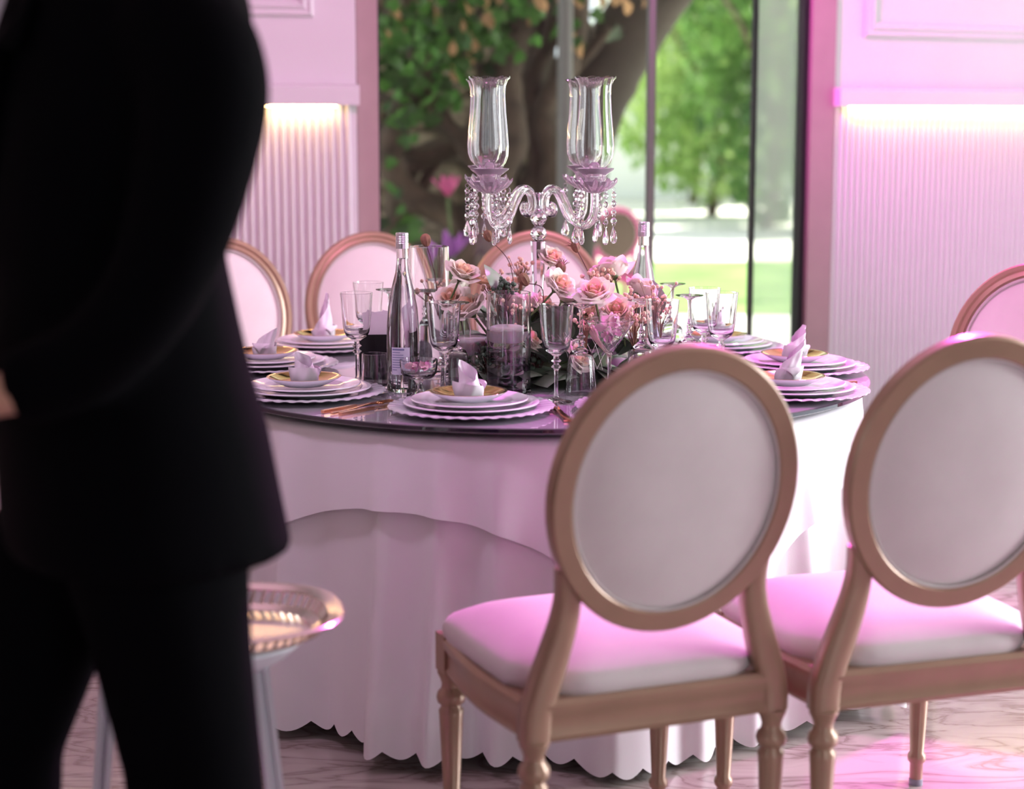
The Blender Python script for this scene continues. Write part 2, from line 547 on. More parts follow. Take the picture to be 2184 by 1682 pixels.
for nm, c_, d_, lab in (('wall_back_blocker', (-0.85, -1.15, ZC / 2), (4.2, 0.2, ZC), 'unseen mauve wall behind the camera, added to cut light from the open side'),  # unseen walls, added to block light and reflections in the window
                        ('wall_back_blocker', (4.25, -1.15, ZC / 2), (1.4, 0.2, ZC), 'short unseen mauve wall piece, added to stop a reflection in the window'),
                        ('wall_side_blocker', (4.85, 0.95, ZC / 2), (0.2, 4.4, ZC), 'unseen mauve side wall on the near right, added to stop window reflections')):
    f = MB().box(c_, d_).build(nm, M['frame'], smooth=False)
    tag(f, lab, 'wall', kind='structure')

# window: rose-taupe frame, black seals, three overlapping panes
WA, WD, WL, WANG = wall_frame((-0.575, 6.71), (1.302, 7.283))
win = empty('window_1', WA, WANG)
tag(win, 'floor to ceiling window with rose taupe frame looking onto the garden', 'window', kind='structure')
for x, w in ((0.040, 0.08), (WL - 0.052, 0.104)):
    MB().box((x, 0.05, ZC / 2), (w, 0.10, ZC)).build('window_frame', M['frame'], win, False)
MB().box((0.086, 0.06, ZC / 2), (0.012, 0.06, ZC)).build('seal', M['seal'], win, False)
MB().box((WL - 0.117, 0.06, ZC / 2), (0.026, 0.06, ZC)).build('seal', M['seal'], win, False)
MB().box((WL / 2, 0.05, 0.03), (WL - 0.19, 0.10, 0.06)).build('window_sill', M['frame'], win, False)
MB().box((WL / 2, 0.05, ZC - 0.05), (WL - 0.19, 0.10, 0.10)).build('window_head', M['frame'], win, False)


def pane(x0, x1, y, m):
    MB().box(((x0 + x1) / 2, y, ZC / 2), (x1 - x0, 0.008, ZC - 0.2)).build('pane', m, win, False)


pane(0.09, 1.205, 0.045, M['pane'])
pane(1.175, 1.64, 0.060, M['pane'])
pane(1.645, WL - 0.13, 0.080, M['pane_hazy'])
MB().box((1.188, 0.055, ZC / 2), (0.026, 0.03, ZC - 0.2)).build('pane_edge', M['pole'], win, False)
MB().box((1.640, 0.075, ZC / 2), (0.016, 0.03, ZC - 0.2)).build('pane_edge', M['seal'], win, False)

# ------------------------------------------------------------------ outdoors: ground, garden wall, vine, trees
for nm, y0, y1, m, lab in (('ground_terrace', 7.9, 13.2, 'terrace', 'pale stone terrace outside the window'),
                           ('ground_lawn', 13.2, 18.5, 'lawn', 'strip of sunlit green lawn beyond the terrace'),
                           ('ground_path', 18.5, 60.0, 'path', 'bright sunlit gravel beyond the lawn')):
    g = MB().box((4, (y0 + y1) / 2, -0.06), (44, y1 - y0, 0.1)).build(nm, M[m], smooth=False)
    tag(g, lab, 'ground', kind='structure')

gw = empty('wall_garden', (-2.6, 11.2, 0), 0.04)
tag(gw, 'rough tan stone garden wall behind the climbing vine', 'wall', kind='structure')
MB().box((1.28, 0.3, 1.75), (3.2, 0.5, 3.5)).build('wall_core', M['mortar'], gw, False)
rs = random.Random(3)
stones = []
for k in range(5):
    s = MB().ball((0, 0, 0), 0.5, 10, 8)
    s.v = [tuple(Vector(p) * (1 + 0.16 * noise.noise(Vector(p) * 3 + Vector((k * 7, 0, 0))))) for p in s.v]
    stones.append(s.mesh('stone', M['stone'], True, 60))
z = 0.0
while z < 3.4:
    h = rs.uniform(0.17, 0.27)
    x = -0.4 + rs.uniform(-0.1, 0.1)
    while x < 2.7:
        w = rs.uniform(0.2, 0.45)
        put('stone', rs.choice(stones), gw, (x + w / 2, 0.05, z + h / 2), (rs.uniform(-.1, .1), rs.uniform(-.1, .1), rs.uniform(-.2, .2)), (w * 1.02, 0.2, h * 1.05))
        x += w + 0.01
    z += h + 0.005

# white building corner far right of the leaning trunk
g = MB().box((3.6, 33.0, 3.2), (4.2, 0.4, 6.4)).build('wall_far', M['far_wall'], smooth=False)
tag(g, 'white sunlit rendered wall far behind the leaning trunk', 'wall', kind='structure')


def leaf_mesh(name, m, kind):
    if kind == 'ivy':
        out = [(0, 0), (0.28, -0.08), (0.52, 0.16), (0.34, 0.34), (0.42, 0.62), (0.16, 0.62), (0, 1.0), (-0.16, 0.62), (-0.42, 0.62), (-0.34, 0.34), (-0.52, 0.16), (-0.28, -0.08)]
    elif kind == 'dry':
        out = [(0, 0), (0.22, 0.2), (0.28, 0.5), (0.12, 0.8), (0, 1.0), (-0.14, 0.78), (-0.26, 0.45), (-0.18, 0.18)]
    b = MB()
    vs = [(0, 0.38, 0.06)] + [(x, y, -0.25 * x * x + (0.18 * math.sin(y * 4) if kind == 'dry' else 0.05 * math.sin(y * 5 + x * 4))) for x, y in out]
    n = len(out)
    return b.add(vs, [(0, k + 1, (k + 1) % n + 1) for k in range(n)]).mesh(name, m, True, None)


IVY = leaf_mesh('leaf', M['ivy'], 'ivy')
DRY = leaf_mesh('leaf', M['dry'], 'dry')
vine = empty('climbing_vine', (-1.0, 10.7, 0))
tag(vine, 'old climbing vine with twisted stems, green ivy leaves and hanging dry leaves', 'vine')


def garden_point(px, py, y):
    """a point in the garden at depth y: px, py are image pixels, projected through the camera"""
    t = math.atan(584 / 3800)
    x_, u = (px - 1092) / 3800, -(py - 841) / 3800
    v = Vector((x_, math.cos(t) + u * math.sin(t), -math.sin(t) + u * math.cos(t)))
    return Vector((0, 0, 1.422)) + v * (y / v.y)


vo = Vector((-1.0, 10.7, 0))
vine_paths = [
    ([(850, 640), (845, 480), (870, 360), (960, 310), (1060, 290), (1130, 180), (1150, -80)], 0.075),
    ([(990, 620), (960, 470), (880, 420), (830, 330), (880, 200), (960, 60), (980, -80)], 0.085),
    ([(1080, 620), (1050, 420), (1090, 300), (1080, 150), (1120, 20), (1110, -80)], 0.10),
    ([(1130, 620), (1120, 450), (1150, 330), (1130, 180), (1180, 60), (1190, -80)], 0.07),
    ([(900, 620), (1000, 540), (1060, 430), (1000, 330), (940, 240), (890, 130), (860, -80)], 0.05),
    ([(1160, 600), (1090, 520), (960, 480), (900, 420), (940, 330), (1010, 260), (1060, 100)], 0.045),
    ([(1200, 620), (1170, 480), (1180, 340), (1160, 240), (1215, 120), (1240, -60)], 0.085),
    ([(820, 300), (900, 330), (1000, 290), (1120, 250), (1200, 180), (1300, 60)], 0.04),
]
for pts, r in vine_paths:
    yy = 10.5 + rs.uniform(-0.15, 0.2)
    P = bez([garden_point(x, y, yy + rs.uniform(-0.06, 0.06)) - vo for x, y in pts], 36)
    rr = [r * (1 + 0.25 * noise.noise(Vector((k * 0.7, r * 50, 0)))) * (1.1 - 0.35 * k / len(P)) for k in range(len(P))]
    MB().tube(P, rr, 9).build('vine_stem', M['bark'], vine)


def scatter_leaf(me, px, py, y, size, tilt=0.9):
    p = garden_point(px, py, y) - vo
    put('leaf', me, vine, p, (R(90) + rs.uniform(-tilt, tilt), rs.uniform(-0.8, 0.8), rs.uniform(-1.0, 1.0) + PI * (rs.random() < 0.15)), size)


# green ivy: a mass along the upper left, thinning to trailing sprays
blobs = [(840, 60, 40, 70, 30), (880, 130, 50, 60, 34), (940, 60, 70, 60, 40), (1010, 40, 60, 50, 28), (865, 220, 30, 40, 14), (910, 190, 40, 30, 12), (845, 300, 18, 50, 6),
         (895, 265, 25, 20, 8), (1080, 25, 50, 40, 18), (1100, 110, 40, 40, 8), (1160, 40, 40, 40, 8), (1000, 130, 40, 50, 12), (960, 130, 40, 40, 12), (870, 485, 30, 20, 8),
         (840, 430, 15, 30, 2), (1240, 60, 60, 50, 8), (960, 220, 30, 30, 6), (830, 140, 25, 60, 14)]
for bx, by, sx, sy, n in blobs:
    for k in range(n):
        px, py = rs.gauss(bx, sx * 0.7), rs.gauss(by, sy * 0.7)
        if px < 800: px = 1600 - px
        scatter_leaf(IVY, px, py, 10.2 + rs.uniform(-0.25, 0.2), rs.uniform(0.07, 0.125))
for px, py in ((845, 40), (855, 60), (835, 95), (865, 75), (930, 55), (1000, 45), (985, 80), (992, 70), (1005, 85), (1030, 55), (1035, 20), (1125, 55), (1190, 10), (1240, 20), (1310, 15), (1340, 32),
               (965, 120), (1010, 118), (1008, 140), (975, 175), (1240, 125), (1220, 115), (1285, 18), (925, 20), (1050, 60), (890, 70), (940, 110), (1060, 15), (1165, 25), (1370, 18)):
    scatter_leaf(DRY, px, py, 10.05 + rs.uniform(-0.1, 0.2), rs.uniform(0.09, 0.14), 0.4)

# leaning trunk and grey pole
tr = empty('leaning_tree', (0.38, 10.9, 0))
tag(tr, 'thick leaning tree trunk arching over the garden wall to the upper right', 'tree')
to = Vector((0.38, 10.9, 0))
P = bez([garden_point(x, y, 10.85) - to for x, y in ((1150, 760), (1190, 520), (1215, 380), (1255, 230), (1330, 90), (1430, -60), (1560, -220))], 36)
MB().tube(P, [0.24 - 0.05 * k / len(P) + 0.02 * noise.noise(Vector((k * 0.6, 2, 0))) for k in range(len(P))], 14).build('trunk', M['bark2'], tr)
P = bez([garden_point(x, y, 10.8) - to for x, y in ((1290, 170), (1240, 90), (1200, 20), (1150, -100))], 18)
MB().tube(P, [0.12 - 0.03 * k / len(P) for k in range(len(P))], 10).build('branch', M['bark2'], tr)


def crown_mesh(c, rad, n, size, m, seed):
    r2 = random.Random(seed)
    b = MB()
    for k in range(n):
        while True:
            p = Vector((r2.uniform(-1, 1), r2.uniform(-1, 1), r2.uniform(-1, 1)))
            if 0.25 < p.length < 1: break
        q = Vector((c[0] + p.x * rad[0], c[1] + p.y * rad[1], c[2] + p.z * rad[2]))
        rot = Matrix.Rotation(r2.uniform(0, 6.28), 3, 'Z') @ Matrix.Rotation(r2.uniform(-1.2, 1.2), 3, 'X')
        s = size * r2.uniform(0.6, 1.3)
        vs = [q + rot @ Vector(t) * s for t in ((0, -1, 0), (0.45, 0, 0.08), (0, 1, 0), (-0.45, 0, 0.08))]
        b.add(vs, [(0, 1, 2, 3)])
    return b.mesh('crown', m, False)


# canopy of the leaning tree, overhead and out of frame, shading the wall
o = put('crown', crown_mesh((0.3, 0.4, 5.2), (3.0, 2.0, 1.1), 2600, 0.16, M['tree_leaf2'], 21), tr)
o['kind'] = 'stuff'
pl = MB().lathe([(0, 0), (0.042, 0), (0.042, 4.2), (0, 4.2)], 12).build('garden_pole', M['pole'])
pl.location = (0.29, 9.9, -0.01)
tag(pl, 'slim grey metal pole standing before the leaning trunk', 'pole')

for k, (px, y, h, rad, m, n, lab) in enumerate([
        (1520, 27.0, 2.5, (1.7, 1.3, 2.4), 'tree_leaf', 2600, 'bright green bushy tree in the middle of the sunlit garden'),
        (1640, 24.0, 2.7, (1.2, 1.2, 2.6), 'tree_leaf2', 2200, 'darker green tree just beyond the hazy window pane'),
        (1480, 31.0, 3.2, (0.9, 1.2, 2.9), 'tree_leaf', 1800, 'pale green tree beside the far white wall'),
        (1560, 34.0, 5.0, (3.0, 1.6, 4.4), 'tree_leaf', 2600, 'tall pale tree closing the back of the garden')]):
    base = garden_point(px, 300, y); base.z = 0
    t = empty('garden_tree', base)
    tag(t, lab, 'tree', 'trees in the sunlit garden')
    MB().tube(bez([(0, 0, -0.01), (0.1, 0, h * 0.4), (-0.1, 0.1, h * 0.8), (0.1, 0, h + 0.6)], 12), [0.09, 0.09, 0.085, 0.08, 0.08, 0.07, 0.07, 0.06, 0.06, 0.05, 0.05, 0.04, 0.03][:13], 8).build('trunk', M['bark'], t)
    o = put('crown', crown_mesh((0, 0, h), rad, n, 0.17, M[m], 30 + k), t)
    o['kind'] = 'stuff'
    MB().tube(bez([(0, -0.2, h * 0.6), (-0.5, -1.0, h * 0.95), (-1.1, -1.3, h * 1.25)], 10), [0.06, 0.055, 0.05, 0.045, 0.04, 0.035, 0.03, 0.025, 0.02, 0.015, 0.01], 6).build('branch', M['bark'], t)

# flowers outside at the foot of the wall; purple ones stand in for reflections
def garden_flower(px, py, y, m, s, lab):
    p = garden_point(px, py, y)
    r_ = empty('garden_flower', (p.x, p.y, -0.01))
    tag(r_, lab, 'flower', 'flowers growing at the garden wall')
    MB().tube(bez([(0, 0, 0), (0.03, 0, p.z * 0.5), (0, 0, p.z)], 8), 0.008, 6).build('stem', M['stem'], r_)
    b = MB().grid(lambda u, v: ((u - 0.5) * 0.5 * math.sin(PI * (0.1 + 0.85 * v)) * 0.9, 0.12 * math.sin(PI * u) * v, v), 5, 6)
    me = b.mesh('petal', m, True, None)
    for k in range(5):
        put('petal', me, r_, (0, 0, p.z), (R(rs.uniform(15, 60)), 0, k * 2 * PI / 5 + rs.uniform(-.2, .2)), s)
garden_flower(930, 560, 9.2, M['purple'], 0.13, 'purple flower made up for a reflection, nearest to the back chair by the window frame')
garden_flower(962, 545, 9.4, M['purple'], 0.15, 'purple flower made up for a reflection, left of the candelabra strands')
garden_flower(955, 415, 9.9, M['hot_pink'], 0.13, 'blurred pink flower outside among the vine stems')

# ------------------------------------------------------------------ oval back chairs
def ellipse(rx, rz, n):
    return [(rx * math.cos(2 * PI * k / n), rz * math.sin(2 * PI * k / n)) for k in range(n)]


def make_chair():
    root = empty('oval_back_chair')
    TILT = R(-10)   # backrest leans to -y
    cz, cy = 0.779, -0.058
    rot = Matrix.Translation((0, cy, cz)) @ Matrix.Rotation(-TILT, 4, 'X')
    # oval frame: profile a = outward, b = towards the back
    rx, rz = 0.2105, 0.234
    prof = [(0.021, -0.011), (0.021, 0.010), (0.016, 0.0155), (-0.014, 0.0165), (-0.020, 0.012), (-0.021, -0.006), (-0.015, -0.010), (-0.011, -0.017), (0.001, -0.013), (0.006, -0.019), (0.016, -0.018)]
    n = 72
    E_ = ellipse(rx, rz, n)
    path = [(x, 0, z_) for x, z_ in E_]
    side = [Vector((x / rx ** 2, 0, z_ / rz ** 2)).normalized() for x, z_ in E_]
    b = MB().sweep(path, [(a_, -b_) for a_, b_ in prof], side=side, closed=True).xf(rot)
    b.build('back_frame', M['gold_wood'], root, True, 35)
    # upholstered pad, domed on both faces
    ix, iz = rx - 0.016, rz - 0.016
    pad = MB()
    for sgn, dome, off in ((1, 0.018, 0.006), (-1, 0.026, -0.006)):
        def fn(u, v, s=sgn, dm=dome, of=off):
            a_ = 2 * PI * u
            rr = v
            return (ix * rr * math.cos(a_), s and (-of - s * dm * (1 - rr ** 3.0)) * 1.0, iz * rr * math.sin(a_))
        pad.grid(fn, 48, 9, True)
    m_ = len(pad.v) // 2
    pad.add([], [])
    for k in range(48):
        k2 = (k + 1) % 48
        pad.f.append((8 * 48 + k, 8 * 48 + k2, m_ + 8 * 48 + k2, m_ + 8 * 48 + k))
    pd = pad.xf(rot).build('backrest', M['fabric'], root, True, 60)
    for yy in (-0.0125, 0.0155):
        pth = [(x, yy, z_) for x, z_ in ellipse(ix - 0.004, iz - 0.004, 64)]
        MB().tube(pth, 0.0028, 6, closed=True).xf(rot).build('piping', M['piping'], pd)
    # stiles curving out from the oval to the rear legs
    sp = [(0.018, 0.012), (0.013, 0.017), (-0.013, 0.017), (-0.018, 0.012), (-0.018, -0.012), (-0.013, -0.017), (0.013, -0.017), (0.018, -0.012)]
    for s in (-1, 1):
        P = bez([(s * 0.184, -0.026, 0.655), (s * 0.178, -0.016, 0.605), (s * 0.182, -0.010, 0.56), (s * 0.198, -0.004, 0.50), (s * 0.217, 0.000, 0.44), (s * 0.229, 0.002, 0.395), (s * 0.231, 0.002, 0.352)], 24)
        sc = [(1.0 + 0.42 * min(1, k / 14), 0.9 + 0.4 * min(1, k / 18)) for k in range(len(P))]
        MB().sweep(P, sp, side=(1, 0, 0), scale=sc).build('stile', M['gold_wood'], root, True, 50)
    # turned legs
    lp = [(0.0135, 0.010), (0.0138, 0.048), (0.0185, 0.053), (0.0195, 0.060), (0.0185, 0.067), (0.0145, 0.072), (0.0235, 0.262), (0.0245, 0.272), (0.0200, 0.277), (0.0195, 0.283), (0.0262, 0.288),
          (0.0285, 0.298), (0.0262, 0.308), (0.0195, 0.315), (0.0180, 0.325), (0.0215, 0.336), (0.0265, 0.346), (0.0268, 0.352)]
    leg = MB().lathe([(0, 0.010)] + lp + [(0, 0.352)], 20).mesh('leg', M['gold_wood'], True, 50)
    cap = MB().lathe([(0, 0), (0.0145, 0), (0.0148, 0.012), (0.0138, 0.014), (0, 0.014)], 16).mesh('rubber_foot', M['rubber'])
    for x, y in ((-0.231, 0.0), (0.231, 0.0), (-0.224, 0.43), (0.224, 0.43)):
        l = put('leg', leg, root, (x, y, 0))
        put('rubber_foot', cap, l)
        if y > 0:
            MB().box((x * 0.995, y - 0.004, 0.388), (0.050, 0.050, 0.074)).build('corner_block', M['gold_wood'], root, False)
    # moulded seat rails
    rp = [(-0.037, -0.011), (-0.037, 0.012), (-0.028, 0.016), (-0.020, 0.012), (0.006, 0.013), (0.014, 0.018), (0.028, 0.019), (0.037, 0.013), (0.037, -0.011)]
    def rail(pts):
        P = bez(pts, 12)
        MB().sweep(P, [(a_, b_) for a_, b_ in rp], side=(0, 0, 1)).build('seat_rail', M['gold_wood'], root, True, 35)
    rail([(-0.214, -0.002, 0.388), (0, -0.004, 0.388), (0.214, -0.002, 0.388)])
    rail([(0.231, 0.02, 0.388), (0.246, 0.2, 0.388), (0.229, 0.41, 0.388)])
    rail([(0.205, 0.436, 0.388), (0.0, 0.468, 0.388), (-0.205, 0.436, 0.388)])
    rail([(-0.229, 0.41, 0.388), (-0.246, 0.2, 0.388), (-0.231, 0.02, 0.388)])
    # domed seat cushion
    def outline(a_):
        c_, s_ = math.cos(a_), math.sin(a_)
        k = (abs(c_) ** 8 + abs(s_) ** 8) ** (-1 / 8)
        x, y = c_ * k, s_ * k
        wx = 0.250 if y > 0 else 0.243 + 0.007 * (y + 1)
        px = x * wx * (1 - (0.06 if y < -0.8 else 0) * 0)
        py = 0.222 + y * 0.232
        if y < -0.55: px *= 1 - 0.20 * min(1, (-y - 0.55) / 0.35)
        return px, py
    def cf(u, v):
        x, y = outline(2 * PI * u)
        if v < 0.3:
            t = v / 0.3
            bul = 1.0 + 0.018 * math.sin(PI * min(1, t * 0.9)) - 0.012 * t ** 3
            return (x * bul, 0.222 + (y - 0.222) * bul, 0.424 + 0.034 * t)
        t = (v - 0.3) / 0.7
        k = (1 - t) * 1.003
        h = 0.458 + 0.052 * (1 - (1 - t) ** 3.2)
        return (x * k, 0.222 + (y - 0.222) * k, h)
    MB().grid(cf, 64, 22, True).build('seat', M['fabric'], root, True, 38)
    return root


chair0 = make_chair()
CG = 'gold framed oval back chairs'
chairs = [
    (0.257, 3.049, 22, 'gold framed oval back chair in front of the table, its whole back in view'),
    (0.794, 3.204, 18, 'gold framed oval back chair in front, cut off by the right picture edge'),
    (-0.915, 5.67, 205, 'oval back chair by the fluted wall, half hidden behind the waiter'),
    (-0.446, 5.925, 199, 'oval back chair by the fluted wall just left of the water bottle'),
    (0.086, 6.02, 180, 'oval back chair at the window, behind the candelabra stem'),
    (1.36, 4.62, 152, 'oval back chair against the pink fluted wall, partly out of the picture'),
]
for k, (x, y, a, lab) in enumerate(chairs):
    o = chair0 if k == 0 else copy_tree(chair0)
    o.location = (x, y, 0)
    o.rotation_euler = (0, 0, R(a))
    o.scale = (1.021,) * 3
    tag(o, lab, 'chair', CG)
# a chair out on the terrace, made up for a reflection in the pane
o = copy_tree(chair0)
o.location = (0.735, 12.8, -0.01)
o.rotation_euler = (0, 0, R(12))
o.scale = (0.8,) * 3
for ch in o.children:
    for sl_ in ch.material_slots:
        sl_.link = 'OBJECT'
        sl_.material = M['brown_pad'] if ch.name.startswith(('backrest', 'seat')) and 'rail' not in ch.name else M['pink_edge_light']
tag(o, 'small distant oval back chair beyond the glass, built in place of a reflection', 'chair', CG)

# ------------------------------------------------------------------ table, cloths, glass top
TX, TY = 0.069, 4.596
ZT = 0.772      # upper face of the glass
tb = empty('round_table', (TX, TY, 0))
tag(tb, 'round banquet table hidden under the white cloths', 'table')
MB().lathe([(0, 0.715), (0.800, 0.715), (0.805, 0.72), (0.805, 0.735), (0.800, 0.740), (0, 0.740)], 64).build('tabletop', M['table_wood'], tb)
lm = MB().lathe([(0, 0), (0.025, 0), (0.025, 0.715), (0, 0.715)], 12).mesh('leg', M['chrome'])
for a in range(4):
    put('leg', lm, tb, (0.5 * math.cos(a * PI / 2 + 0.6), 0.5 * math.sin(a * PI / 2 + 0.6), 0))


# crisp folds of the long cloth: direction round the table, width in degrees, depth
FOLDS = [(-45, 4.0, 0.060), (-25, 3.0, 0.050), (-16, 2.6, 0.035), (-7, 3.2, 0.040), (8, 3.0, 0.045), (24, 4.0, 0.055), (34, 2.6, 0.030), (47, 4.0, 0.050), (60, 3.0, 0.035), (74, 4.0, 0.050),
         (95, 4, 0.05), (120, 4, 0.05), (145, 4, 0.05), (170, 4, 0.05), (195, 4, 0.05), (220, 4, 0.05), (245, 4, 0.05), (265, 4, 0.05), (290, 4, 0.05)]


def skirt_radius(a, dz):
    """radius of the hanging cloth: folds that deepen towards the hem"""
    w = 0.0
    for k, p, g in ((9, 0.4, 0.8), (14, 2.1, 0.6), (5, 4.0, 0.5), (23, 1.0, 0.25)):
        q = math.sin(k * a + p + 0.6 * math.sin(3 * a + p))
        w += g * (q if q < 0 else q * (0.4 + 0.6 * q))
    g = min(1.0, dz / 0.62)
    ridge = 0.0
    for deg, wid, amp in FOLDS:
        d = (a - R(deg - 90) + PI) % (2 * PI) - PI
        d /= R(wid)
        if abs(d) < 4:
            ridge += amp * math.exp(-d * d * (1.0 if d > 0 else 3.0)) - 0.35 * amp * math.exp(-(d - 2) ** 2)
    return 0.812 + 0.004 + 0.05 * dz + 0.050 * g ** 1.1 * (w + 0.35) + ridge * g ** 0.9


def drape(R0, ztop, drop, rad, n=720, nv=28, scallop=0.0, nscal=0):
    """cloth over a disc: flat top ring, then a hanging skirt"""
    b = MB()
    rows = []
    for j in range(5):
        r = R0 * (j / 4.0) * 0.992
        rows.append([(r * math.cos(2 * PI * i / n), r * math.sin(2 * PI * i / n), ztop) if j else (0, 0, ztop) for i in range(n)])
    for j in range(1, nv + 1):
        t = j / nv
        row = []
        for i in range(n):
            a = 2 * PI * i / n
            D = drop(a)
            if scallop and t > 0.9: D += scallop * abs(math.sin(a * nscal / 2)) * ((t - 0.9) / 0.1)
            dz = t * D
            r = rad(a, dz)
            row.append((r * math.cos(a), r * math.sin(a), ztop - dz))
        rows.append(row)
    vs = [p for row in rows for p in row]
    fs = []
    for j in range(len(rows) - 1):
        for i in range(n):
            i2 = (i + 1) % n
            fs.append((j * n + i, j * n + i2, (j + 1) * n + i2, (j + 1) * n + i))
    return b.add(vs, fs)


def solid_cloth(name, b, m, loc, thick=0.0015):
    me = b.mesh(name, m, True, None)
    bm = bmesh.new(); bm.from_mesh(me)
    bmesh.ops.remove_doubles(bm, verts=bm.verts, dist=1e-6)
    bmesh.ops.recalc_face_normals(bm, faces=bm.faces)
    bm.to_mesh(me); bm.free()
    me.polygons.foreach_set('use_smooth', [True] * len(me.polygons))
    return put(name, me, None, loc)


cl = solid_cloth('tablecloth', drape(0.812, 0.7425, lambda a: 0.70 + 0.012 * math.sin(4 * a), skirt_radius, scallop=0.020, nscal=80), M['cloth'], (TX, TY, 0))
tag(cl, 'long white satin tablecloth with scalloped hem falling to the floor', 'tablecloth')


def overlay_drop(a):
    phi = a + PI / 2           # 0 = towards the viewer side of the table, positive towards the right
    q = (phi + R(23)) % (PI / 2)
    if q > PI / 4: q -= PI / 2
    return 1.005 / math.cos(q) - 0.84


ov = solid_cloth('table_overlay', drape(0.822, 0.7455, overlay_drop, lambda a, dz: skirt_radius(a, dz) + 0.012 + 0.05 * dz * (1 + math.sin(6 * a + 1.3))), M['cloth2'], (TX, TY, 0))
tag(ov, 'square white overlay cloth with a pointed corner hanging over the long tablecloth', 'tablecloth')

gt = empty('glass_table_top', (TX, TY, 0))
tag(gt, 'round mirrored glass top with dark edge resting on the cloths', 'glass top')
MB().lathe([(0, ZT), (0.847, ZT), (0.847, ZT - 0.001), (0, ZT - 0.001)], 128).build('mirror_disc', M['mirror_top'], gt)
MB().lathe([(0.847, ZT), (0.850, ZT - 0.002), (0.850, 0.762), (0.847, 0.760), (0.80, 0.7475), (0.80, 0.770)], 128, close=True).build('dark_edge', M['mirror_edge'], gt)

# ------------------------------------------------------------------ place settings
def plate_prof(r, h, well, t=0.004, z0=0.0):
    return [(0, z0), (well * 0.85, z0), (well * 0.9, z0 + 0.001), (well, z0 + 0.006), (r * 0.93, z0 + h - 0.003), (r, z0 + h - 0.001), (r * 1.002, z0 + h + 0.001), (r * 0.99, z0 + h + 0.002),
            (r * 0.92, z0 + h), (well * 1.0, z0 + 0.006 + t), (well * 0.9, z0 + t + 0.001), (0, z0 + t + 0.0005)]


def rib_mod(a, r, z, k):
    w = max(0.0, (r - 0.120) / 0.07)
    return r * (1 + 0.003 * w * math.cos(36 * a)), z + 0.0013 * w * math.sin(36 * a + r * 20)


ME = {}
ME['charger'] = MB().lathe([(0, 0), (0.105, 0), (0.12, 0.003), (0.15, 0.009), (0.186, 0.013), (0.189, 0.0145), (0.186, 0.017), (0.15, 0.0135), (0.12, 0.008), (0.10, 0.006), (0, 0.006)], 144, mod=rib_mod).mesh('charger_plate', M['charger_glass'], True, 80)
ME['dinner'] = MB().lathe(plate_prof(0.154, 0.017, 0.110), 64).mesh('dinner_plate', M['porcelain'])
ME['salad'] = MB().lathe(plate_prof(0.133, 0.014, 0.095), 64).mesh('salad_plate', M['porcelain'])
BOWL = [(0, 0), (0.048, 0), (0.052, 0.002), (0.070, 0.010), (0.085, 0.0185), (0.0885, 0.0215)]
ME['bowl'] = MB().lathe(BOWL + [(0.0875, 0.022), (0.083, 0.0195), (0.066, 0.0115), (0.045, 0.0055), (0, 0.005)], 56).mesh('bowl', M['porcelain'])
ME['lining'] = MB().lathe([(0, 0.0055), (0.045, 0.0060), (0.066, 0.0120), (0.083, 0.0200), (0.0882, 0.0223), (0.0888, 0.0218)], 56).mesh('gold_lining', M['gold'], True, 80)


def napkin(seed, h, peak_a, lean, cuff=0.038, r0=0.0335):
    """a napkin rolled into a standing twist: outer cuff, inner turns rising to a point"""
    r = random.Random(seed)
    b = MB()
    turns = 2.35
    def fn(u, v):
        a = peak_a + (u - 0.80) * turns * 2 * PI
        if u < 0.48:
            top = cuff * (0.82 + 0.22 * math.sin(u * 9 + seed))
        elif u < 0.80:
            t = (u - 0.48) / 0.32
            top = cuff * 0.9 + (h - cuff * 0.9) * (t * t * (3 - 2 * t))
        else:
            t = (u - 0.80) / 0.20
            top = h - (h - cuff * 1.05) * t ** 0.7
        z = v * top
        rr = r0 * (1.02 - 0.50 * u) * (1 - 0.30 * max(0, z - cuff) / 0.06)
        rr += 0.0016 * math.sin(3 * a + 70 * z + seed) * (0.4 + v) + 0.0010 * math.sin(7 * a - 90 * z) + 0.002 * math.sin(PI * min(1, z / cuff))
        if u > 0.84: rr *= 1 - 1.2 * (u - 0.84)
        k = lean * (z / 0.06) ** 2 * 0.009
        return (rr * math.cos(a) + k, rr * math.sin(a), z)
    b.grid(fn, 110, 14)
    # a loose folded corner lying over the cuff
    def flap(u, v):
        a = peak_a - 2.1 + (u - 0.5) * 1.7 * (1 - 0.75 * v)
        z = cuff * (0.98 - 0.72 * v * (1 - 0.5 * abs(2 * u - 1)))
        rr = r0 * 1.06 + 0.003 * math.sin(PI * v) + 0.001 * math.sin(9 * u)
        return (rr * math.cos(a), rr * math.sin(a), z)
    b.grid(flap, 12, 8)
    return b.mesh('napkin', M['napkin'], True, None)


